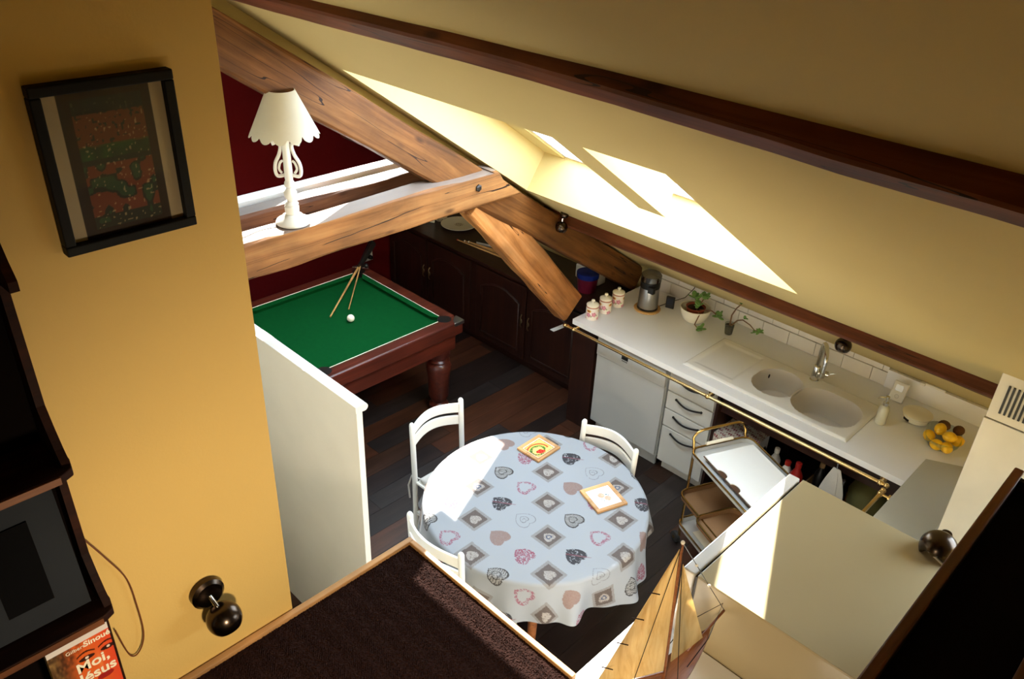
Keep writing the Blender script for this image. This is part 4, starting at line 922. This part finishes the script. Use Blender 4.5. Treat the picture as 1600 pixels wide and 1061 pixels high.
def art1(a, c):
    base = np.ones(a.shape+(3,))*hexc('e0c070'); d = np.hypot(a-.62, c-.35); n = vnoise(a*30, c*30, 31)
    for r0, r1, col in ((.30, .36, '4a7a2a'), (.36, .42, 'd8c060'), (.42, .50, 'b04a28'), (.50, .56, 'd8b060')): base = mixc(base, ((d > r0)&(d < r1)&(a < .75)).astype(float), col)
    base = mixc(base, ((d > .24)&(d < .32)&(n > .4)).astype(float), '1f5a22')
    for x, y in ((.68, .42), (.78, .36), (.68, .30), (.80, .48)): base = mixc(base, (np.hypot(a-x, c-y) < .09).astype(float), 'c81e14'); base = mixc(base, (np.hypot(a-x-.02, c-y-.02) < .02).astype(float), 'f08060')
    e = np.minimum(np.minimum(a, 1-a), np.minimum(c, 1-c)); base = mixc(base, ((e < .09)&(np.sin((a+c)*120) > 0)).astype(float), '6a3a1c'); base = mixc(base, (e < .035).astype(float), 'f0e8dc'); return base
def art2(a, c):
    base = np.ones(a.shape+(3,))*hexc('f2f0f0'); n = vnoise(a*16, c*16, 33)
    for x, y in ((.40, .45), (.62, .62)): base = mixc(base, (np.hypot(a-x, c-y) < .13).astype(float)*(.7+.3*n), 'ef8f74')
    for x, y, r_ in ((.42, .66, .05), (.48, .72, .04), (.56, .40, .03), (.62, .36, .03), (.70, .42, .03)): base = mixc(base, (np.hypot((a-x)*1.6, c-y) < r_).astype(float), '4a6a70')
    return base
trivet('small framed colourful tile with red fruit, farther from the camera on the tablecloth', [(808, 700), (842, 680), (875, 698), (842, 723)], art1, M['nosing'])
trivet('wood framed white tile painted with two orange fruits on the tablecloth', [(907, 768), (950, 752), (980, 785), (935, 803)], art2, M['nosing'])

# ---- chairs
def make_chair(name, label, cush):
    t = thing(name, label, 'chair', group='white wooden chairs around the round table')
    for s in (-1, 1):
        b = nb(); rings = [[(s*.195+.017*math.cos(a), -.205-.02*max(0, (z-.45))/.42+.017*math.sin(a), z) for a in np.linspace(0, 2*PI, 13)[:-1]] for z in (0, .2, .45, .6, .75, .85)]
        rings += [[(s*.195+k*math.cos(a), -.225+k*math.sin(a), z) for a in np.linspace(0, 2*PI, 13)[:-1]] for k, z in ((.015, .858), (.010, .866), (.003, .870))]
        loft(b, rings); obj('back_post', b, M['white'], t, smooth=True)
        b = nb(); box(b, s*.19-.017, s*.19+.017, .17, .204, 0, .43); obj('leg', b, M['white'], t, bevel=.004)
        b = nb(); box(b, s*.19-.01, s*.19+.01, -.19, .18, .18, .205); obj('stretcher', b, M['white'], t, bevel=.003)
    b = nb(); box(b, -.18, .18, .178, .195, .22, .245); obj('stretcher', b, M['white'], t, bevel=.003)
    for z0, z1 in ((.765, .83), (.675, .74)):
        b = nb(); N = 20; rings = []
        for k in range(N+1):
            x = -.19+.38*k/N; q = math.sin(PI*k/N); y = -.222-.055*q; arch = .018*q; rings.append([(x, y, z0+arch), (x, y-.014, z0+arch), (x, y-.014, z1+arch), (x, y, z1+arch)])
        loft(b, rings); obj('back_rail', b, M['white'], t, smooth=True, bevel=.002)
    b = nb(); box(b, -.20, .20, -.19, .205, .425, .445); obj('seat', b, M['white'], t, bevel=.006)
    b = nb(); box(b, -.185, .185, -.175, .19, .447, .475); c = obj('cushion', b, cush, t, bevel=.012, seg=3)
    for s in (-1, 1):
        b = nb(); tube(b, [(s*.17, -.16, .46), (s*.20, -.23, .47), (s*.22, -.24, .40), (s*.215, -.235, .30)], .006, 6); obj('tie', b, cush, c, smooth=True)
    return t
c0 = make_chair('dining_chair', 'white wooden chair with burgundy floral cushion, by the carpeted landing corner', M['cush'])
c0.location = (-2.345, 2.21, 0)
c1 = make_chair('dining_chair', 'white wooden chair with pale cushion, left of the table near the billiard table', M['linen'])
c1.location = (-2.90, 2.67, 0); c1.rotation_euler = (0, 0, -PI/2)
c2 = make_chair('dining_chair', 'white wooden chair on the far side of the table before the dishwasher', M['linen'])
c2.location = (-2.265, 3.05, 0); c2.rotation_euler = (0, 0, PI)

# ================================================================== TROLLEY
A_ = at_z(1077, 702, .75)
t = thing('serving_trolley', 'gilt serving trolley with three trays and a tubular handle', 'trolley', (A_.x, A_.y, 0), math.radians(-24))
TL, TWd = .62, .43
def tray(z, x0, y0, l, w, nm, m):
    b = nb(); o_ = rrect(x0+l/2, y0+w/2, l, w, .06, z=z); rings = [[p.copy() for p in rrect(x0+l/2, y0+w/2, l*k1, w*k1, .06, z=z+dz)] for k1, dz in ((1, .03), (1.0, .0), (.97, -.004), (.96, .002), (.97, .028))]
    loft(b, rings, caps=False); vs = [b.verts.new(p+Vector((0, 0, .0))) for p in rrect(x0+l/2, y0+w/2, l*.965, w*.965, .055, z=z)]; b.faces.new(vs)
    tr = obj(nm, b, m, t, smooth=True); b = nb(); tube(b, rrect(x0+l/2, y0+w/2, l, w, .06, z=z+.03), .006, 8, closed=True); obj('rim', b, M['goldtrim'], tr, smooth=True)
    return tr
tray(.72, 0, 0, TL, TWd, 'tray', M['tray']); tray(.42, .02, -.04, TL-.1, TWd, 'tray', M['hard']); tray(.45, .28, -.10, .38, .3, 'tray', M['hard']); tray(.16, 0, 0, TL, TWd, 'tray', M['tray'])
b = nb(); hp = [(0.02, .03, .03), (0.01, .03, .72), (-.01, .03, .80)]
hp += [(-.02, .03+.07*(1-math.cos(a)), .80+.06*math.sin(a)) for a in np.linspace(.2, PI/2, 5)] + [(-.02, TWd-.03-.07*(1-math.cos(a)), .80+.06*math.sin(a)) for a in np.linspace(PI/2, .2, 5)] + [(-.01, TWd-.03, .80), (.01, TWd-.03, .72), (.02, TWd-.03, .03)]
tube(b, hp, .0085, 10); obj('handle_frame', b, M['goldtrim'], t, smooth=True)
b = nb(); tube(b, [(-.004, .12, .76), (-.004, .31, .76)], .011, 12); obj('grip', b, M['ivory'], t, smooth=True)
for y in (.03, TWd-.03):
    b = nb(); tube(b, [(TL-.02, y, .05), (TL-.01, y, .75)], .0085, 10); obj('post', b, M['goldtrim'], t, smooth=True)
for x, y in ((.0, .02), (.0, TWd-.02), (TL-.02, .03), (TL-.02, TWd-.03)):
    q = Matrix.Translation((x, y, .038)) @ Matrix.Rotation(PI/2, 4, 'X'); b = nb(); lathe(b, [(.02, -.014), (.036, -.012), (.038, 0), (.036, .012), (.02, .014)], 24, q); w = obj('castor', b, M['rubber'], t, smooth=True)
    b = nb(); lathe(b, [(.012, -.018), (.012, .018)], 12, q); obj('hub', b, M['goldtrim'], w, smooth=True)
# board on the trolley
t = thing('white_board', 'white rectangular board with two half round finger notches on the trolley', 'board', (A_.x, A_.y, 0), math.radians(-24))
b = nb(); ya, yb = .05, TWd-.035; poly = [(.09, yb), (.09, ya)]
for cx in (.27, .40):
    poly += [(cx+.04*math.cos(a), ya+.028*math.sin(a)) for a in np.linspace(PI, 0, 10)]
poly += [(.58, ya), (.58, yb)]
prism(b, [(x, y, .752) for x, y in poly], (0, 0, .006)); obj('board', b, M['whiteg'], t)
b = nb(); prism(b, [(.085, ya-.004, .7455), (.585, ya-.004, .7455), (.585, yb+.004, .7455), (.085, yb+.004, .7455)], (0, 0, .005)); obj('under_layer', b, plain('dark_brown_board', '4a2e1c', .5), t)
b = nb(); box(b, .12, .5, .05, .32, .186, .192, ); o = obj('placemat', b, M['ivory']); o.location = (A_.x, A_.y, -.02); o.rotation_euler = (0, 0, math.radians(-24)); tag(o, 'pale placemat lying on the lowest trolley tray', 'placemat')

# ================================================================== BILLIARD ROOM
t = thing('billiard_table', 'billiard table with green baize and reddish brown wooden rails', 'billiard table', (0, 0, 0))
BX0, BX1, BY0, BY1, BZ = -5.20, -3.94, 2.13, 3.63, .80; rw = .10
b = nb(); box(b, BX0+rw, BX1-rw, BY0+rw, BY1-rw, BZ-.07, BZ-.035); obj('bed', b, M['baize'], t)
def railpoly(b, pts, ext): prism(b, pts, ext)
for nm, sx in (('x0', BX0), ('x1', BX1-rw)):
    b = nb(); box(b, sx, sx+rw, BY0, BY1, BZ-.11, BZ); obj('rail', b, M['mahog'], t, bevel=.012, seg=3)
for sy in (BY0, BY1-rw):
    b = nb(); box(b, BX0+rw, BX1-rw, sy, sy+rw, BZ-.11, BZ-.001); obj('rail', b, M['mahog'], t, bevel=.008, seg=3)
ymid = 2.47
def cushion(p0, p1, inward):
    p0, p1, n_ = Vector(p0), Vector(p1), Vector(inward); d = (p1-p0).normalized(); b = nb(); rings = []
    for p, k in ((p0, .05), (p0+d*.05, 0), (p1-d*.05, 0), (p1, .05)):
        rings.append([p+Vector((0, 0, -.002)), p+n_*(.045-k*.7)+Vector((0, 0, -.006)), p+n_*(.035-k*.7)+Vector((0, 0, -.035)), p+Vector((0, 0, -.036))])
    loft(b, rings); c = obj('cushion', b, M['baize'], t)
    b = nb(); tube(b, [p0+Vector((0, 0, .001)), p1+Vector((0, 0, .001))], .0025, 6); obj('piping', b, M['ivory'], c)
for X_, s in ((BX0+rw, 1), (BX1-rw, -1)):
    for ya, yb in ((BY0+rw+.03, ymid-.05), (ymid+.05, BY1-rw-.06)): cushion((X_, ya, BZ), (X_, yb, BZ), (s, 0, 0))
cushion((BX0+rw+.06, BY1-rw, BZ), (BX1-rw-.06, BY1-rw, BZ), (0, -1, 0)); cushion((BX0+rw+.06, BY0+rw, BZ), (BX1-rw-.06, BY0+rw, BZ), (0, 1, 0))
for x, y in ((BX0+rw, BY1-rw), (BX1-rw, BY1-rw), (BX0+rw-.01, ymid), (BX1-rw+.01, ymid), (BX0+rw, BY0+rw), (BX1-rw, BY0+rw)):
    b = nb(); lathe(b, [(.05, -.04), (.052, .0015), (.044, .002)], 24, Matrix.Translation((x, y, BZ))); obj('pocket', b, M['black'], t, smooth=True)
for x, y in ((BX0, BY1), (BX1, BY1), (BX0, BY0), (BX1, BY0)):
    sx = 1 if x == BX0 else -1; sy = 1 if y == BY0 else -1
    b = nb(); poly = [(x-.006*sx, y-.006*sy), (x+.09*sx, y-.006*sy), (x+.07*sx, y+.035*sy), (x+.035*sx, y+.07*sy), (x-.006*sx, y+.09*sy)]
    prism(b, [(p[0], p[1], BZ+.003) for p in poly], (0, 0, -.03)); obj('corner_plate', b, M['steel'], t, bevel=.004)
b = nb(); box(b, BX0+.04, BX1-.04, BY0+.04, BY1-.04, BZ-.25, BZ-.07); obj('apron', b, M['mahog'], t, bevel=.006)
for x in (BX0+.13, BX1-.13):
    for y in (BY0+.13, BY1-.13):
        b = nb(); lathe(b, [(.06, 0), (.075, .02), (.075, .05), (.05, .07), (.065, .10), (.08, .13), (.085, .30), (.098, .40), (.085, .43), (.07, .44), (.085, .455), (.07, .47), (.09, .50), (.09, .56)], 20, Matrix.Translation((x, y, 0))); obj('leg', b, M['mahog'], t, smooth=True)
b = nb(); ball(b, (0, 0, 0), .0285, seg=24); c = at_z(548, 497, .795); o = obj('cue_ball', b, M['ivory'], smooth=True, loc=(c.x, c.y, BZ-.035+.029)); tag(o, 'ivory billiard ball on the green baize', 'ball')
t = thing('billiard_cue', 'pale billiard cue lying over the far corner pocket', 'cue', (0, 0, 0))
p0 = at_z(516, 495, .775); p1 = Vector((-5.13, 3.56, .83)); d = (p1-p0); 
b = nb(); tube(b, [p0, p1], [.006, .010], 10); obj('shaft', b, M['cuew'], t, smooth=True)
b = nb(); tube(b, [p1, p1+d.normalized()*.42+Vector((0, 0, .05))], [.011, .015], 10); obj('butt', b, M['black'], t, smooth=True)
t = thing('cue_rest', 'second thin cue beside the cue over the corner pocket', 'cue', (0, 0, 0))
b = nb(); tube(b, [p0+Vector((.01, .16, .012)), p1+Vector((.02, -.0, .012))], [.004, .006], 8); obj('shaft', b, M['cuew'], t, smooth=True)
b = nb(); tube(b, [p1+Vector((.03, -.02, .01)), p1+d.normalized()*.3+Vector((.03, .02, .05))], [.02, .028], 10); ball(b, p1+Vector((.07, .02, .02)), .02); obj('sleeve', b, M['black'], t, smooth=True)
# outlet
t = thing('wall_socket', 'white wall socket with black plug on the red wall', 'socket', (-5.85, 4.05, .45))
c = at_x(575, 400, -5.85); t.location = (-5.85, c.y, c.z)
b = nb(); box(b, 0, .012, -.045, .045, -.045, .045); obj('plate', b, M['white'], t, bevel=.004); b = nb(); lathe(b, [(.022, 0), (.02, .04), (.012, .05)], 16, Matrix.Translation((.012, 0, 0)) @ Matrix.Rotation(PI/2, 4, 'Y')); obj('plug', b, M['black'], t, smooth=True)
# dark sideboard
t = thing('sideboard', 'long dark stained oak sideboard with brass handles along the far wall', 'sideboard', (0, 0, 0))
CX0, CX1, CYF, CZ = -5.84, -3.32, 4.40, .80
b = nb(); box(b, CX0, CX1, CYF+.02, 4.98, .06, CZ); obj('body', b, M['dkwood'], t); b = nb(); box(b, CX0, CX1, CYF-.02, 4.99, CZ, CZ+.028); obj('top', b, M['dkwood'], t, bevel=.006)
b = nb(); box(b, CX0, CX1, CYF+.05, 4.9, 0, .06); obj('plinth', b, M['dkwood'], t)
dxs = [-5.84, -5.27, -4.70, -4.62, -4.02, -3.42]
for k, (xa, xb) in enumerate(((-5.82, -5.28), (-5.26, -4.70), (-4.62, -4.03), (-4.01, -3.44))):
    b = nb(); box(b, xa, xb, CYF, CYF+.02, .09, CZ-.03); dr = obj('door', b, M['dkwoodz'], t, bevel=.004)
    n = 12; w = (xb-xa)/2-.07; cx = (xa+xb)/2; pts = [(cx-w, CYF-.004, .16), (cx+w, CYF-.004, .16), (cx+w, CYF-.004, .60)]+[(cx+w-2*w*q/n, CYF-.004, .60+.07*math.sin(PI*q/n)**1.0) for q in range(1, n)]+[(cx-w, CYF-.004, .60)]
    b = nb(); tube(b, pts, .010, 6, closed=True); obj('moulding', b, M['dkwoodz'], dr, smooth=True)
    hx = xb-.03 if k % 2 == 0 else xa+.03; b = nb(); tube(b, [(hx, CYF-.006, .40), (hx, CYF-.02, .42), (hx, CYF-.02, .50), (hx, CYF-.006, .52)], .005, 7); ball(b, (hx, CYF-.012, .46), .012, 1, .5, 1.8); obj('handle', b, plain('aged_brass', '8a7a5c', .35, 1.), dr, smooth=True)
ZT = CZ+.029
# things on the sideboard
def platefn(a, c):
    r = np.hypot(a-.5, c-.5)*2; an = np.arctan2(c-.5, a-.5); base = np.ones(a.shape+(3,))*hexc('d9cdb2')
    pat = ((r > .62)&(r < .9)&(np.sin(an*18+r*14) > .1))|((r < .5)&(np.sin(an*7)*np.cos(r*22) > .25))|((r > .53)&(r < .57)); base = mixc(base, pat.astype(float), '3a3220'); return mixc(base, (r > .97).astype(float), 'a89a80')
c = at_z(717, 353, ZT); t = thing('decorated_plate', 'round cream plate with dark lace pattern on the sideboard', 'plate', (c.x, c.y, ZT))
b = nb(); lathe(b, [(.08, 0), (.14, .012), (.165, .022), (.165, .026), (.13, .017), (.0, .012)], 40); obj('dish', b, M['ivory'], t, smooth=True)
pf = painted('pattern', (-.155, -.155, .025), (.31, 0, 0), (0, .31, 0), 110, 110, platefn, M['printg'], t)
bmx = nb(); bmx.from_mesh(pf.data); bmesh.ops.delete(bmx, geom=[v for v in bmx.verts if math.hypot(v.co.x, v.co.y) > .155], context='VERTS')
for v in bmx.verts: v.co.z = .0135+.0125*max(0, (math.hypot(v.co.x, v.co.y)-.12)/.045)
bmx.to_mesh(pf.data); bmx.free()
c = at_z(697, 345, ZT); t = thing('patterned_jar', 'tall patterned cream jar behind the decorated plate', 'jar', (c.x-.05, c.y-.02, ZT)); b = nb(); lathe(b, [(.05, 0), (.06, .02), (.06, .18), (.05, .2)], 24); obj('body', b, plain('mottled_jar', 'a89c84', .4, var=.6, scale=60), t, smooth=True)
c = at_z(665, 350, ZT); b = nb(); box(b, -.06, .06, -.005, .005, 0, .17, Matrix.Rotation(-.25, 4, 'X')); o = obj('photo_card', b, M['white'], loc=(c.x-.02, c.y+.05, ZT+.002)); o.rotation_euler = (0, 0, .5); tag(o, 'white card standing on the sideboard behind the tie beam', 'card')
c = at_z(768, 380, ZT); t = thing('magazine', 'dark glossy book with blue white cover picture on the sideboard', 'book', (c.x, c.y, ZT), .35)
b = nb(); box(b, -.11, .11, -.08, .08, 0, .022); obj('pages', b, M['white'], t, bevel=.002); b = nb(); box(b, -.112, .112, -.082, .082, .022, .027); cv = obj('cover', b, M['black'], t)
def mag(a, c): 
    base = np.ones(a.shape+(3,))*hexc('10161c'); n = np.abs(np.sin((a*2+c)*9)); return mixc(base, ((a > .3)&(a < .8)&(c > .35)&(n > .55)).astype(float), '9ab8c0')
painted('cover_picture', (-.09, -.06, .0275), (.18, 0, 0), (0, .12, 0), 60, 40, mag, M['printg'], t)
for k, (dy, dz) in enumerate(((0, .008), (.025, .008), (.012, .022))):
    pA = at_z(715+8*k, 376+3*k, ZT); pB = at_z(812+2*k, 414-2*k, ZT); t = thing('spare_cue', ('front', 'rear', 'upper')[k]+' one of the pale cues bundled on the sideboard edge', 'cue', (0, 0, 0), 0, 'cues bundled on the sideboard')
    b = nb(); tube(b, [(pA.x, pA.y+dy, ZT+dz), (pB.x, pB.y+dy, ZT+dz)], [.006, .011], 10); obj('shaft', b, M['cuew'], t, smooth=True); b = nb(); ball(b, (pA.x, pA.y+dy, ZT+dz), .009); obj('tip', b, M['redpl'] if k == 0 else M['ivory'], t, smooth=True)
c = at_z(912, 443, ZT); t = thing('bucket', 'crimson and blue tub in the gap behind the brace', 'tub', (-3.62, 4.66, ZT)); b = nb(); lathe(b, [(.07, 0), (.085, .12)], 26); obj('body', b, M['crimson'], t, smooth=True)
b = nb(); lathe(b, [(.088, .12), (.09, .16), (.07, .165), (.0, .15)], 26); obj('rim', b, M['blueglass'], t, smooth=True)
b = nb(); box(b, -.12, .12, -.05, .05, 0, .12); o = obj('white_carton', b, M['white'], bevel=.01, loc=(-3.72, 4.82, ZT+.002)); tag(o, 'white carton behind the blue and crimson tub', 'carton')
# white remote-like tag on the brace foot
b = nb(); pa, pb = at_z(862, 517, .80), at_z(884, 508, .80); d = (pb-pa).normalized(); box(b, 0, (pb-pa).length, -.02, .02, 0, .004, Matrix.Translation(pa) @ d.to_track_quat('X', 'Z').to_matrix().to_4x4())
tag(obj('bottle_opener', b, M['dishw'], bevel=.002), 'flat pale metal tag sticking out at the foot of the brace', 'tag')
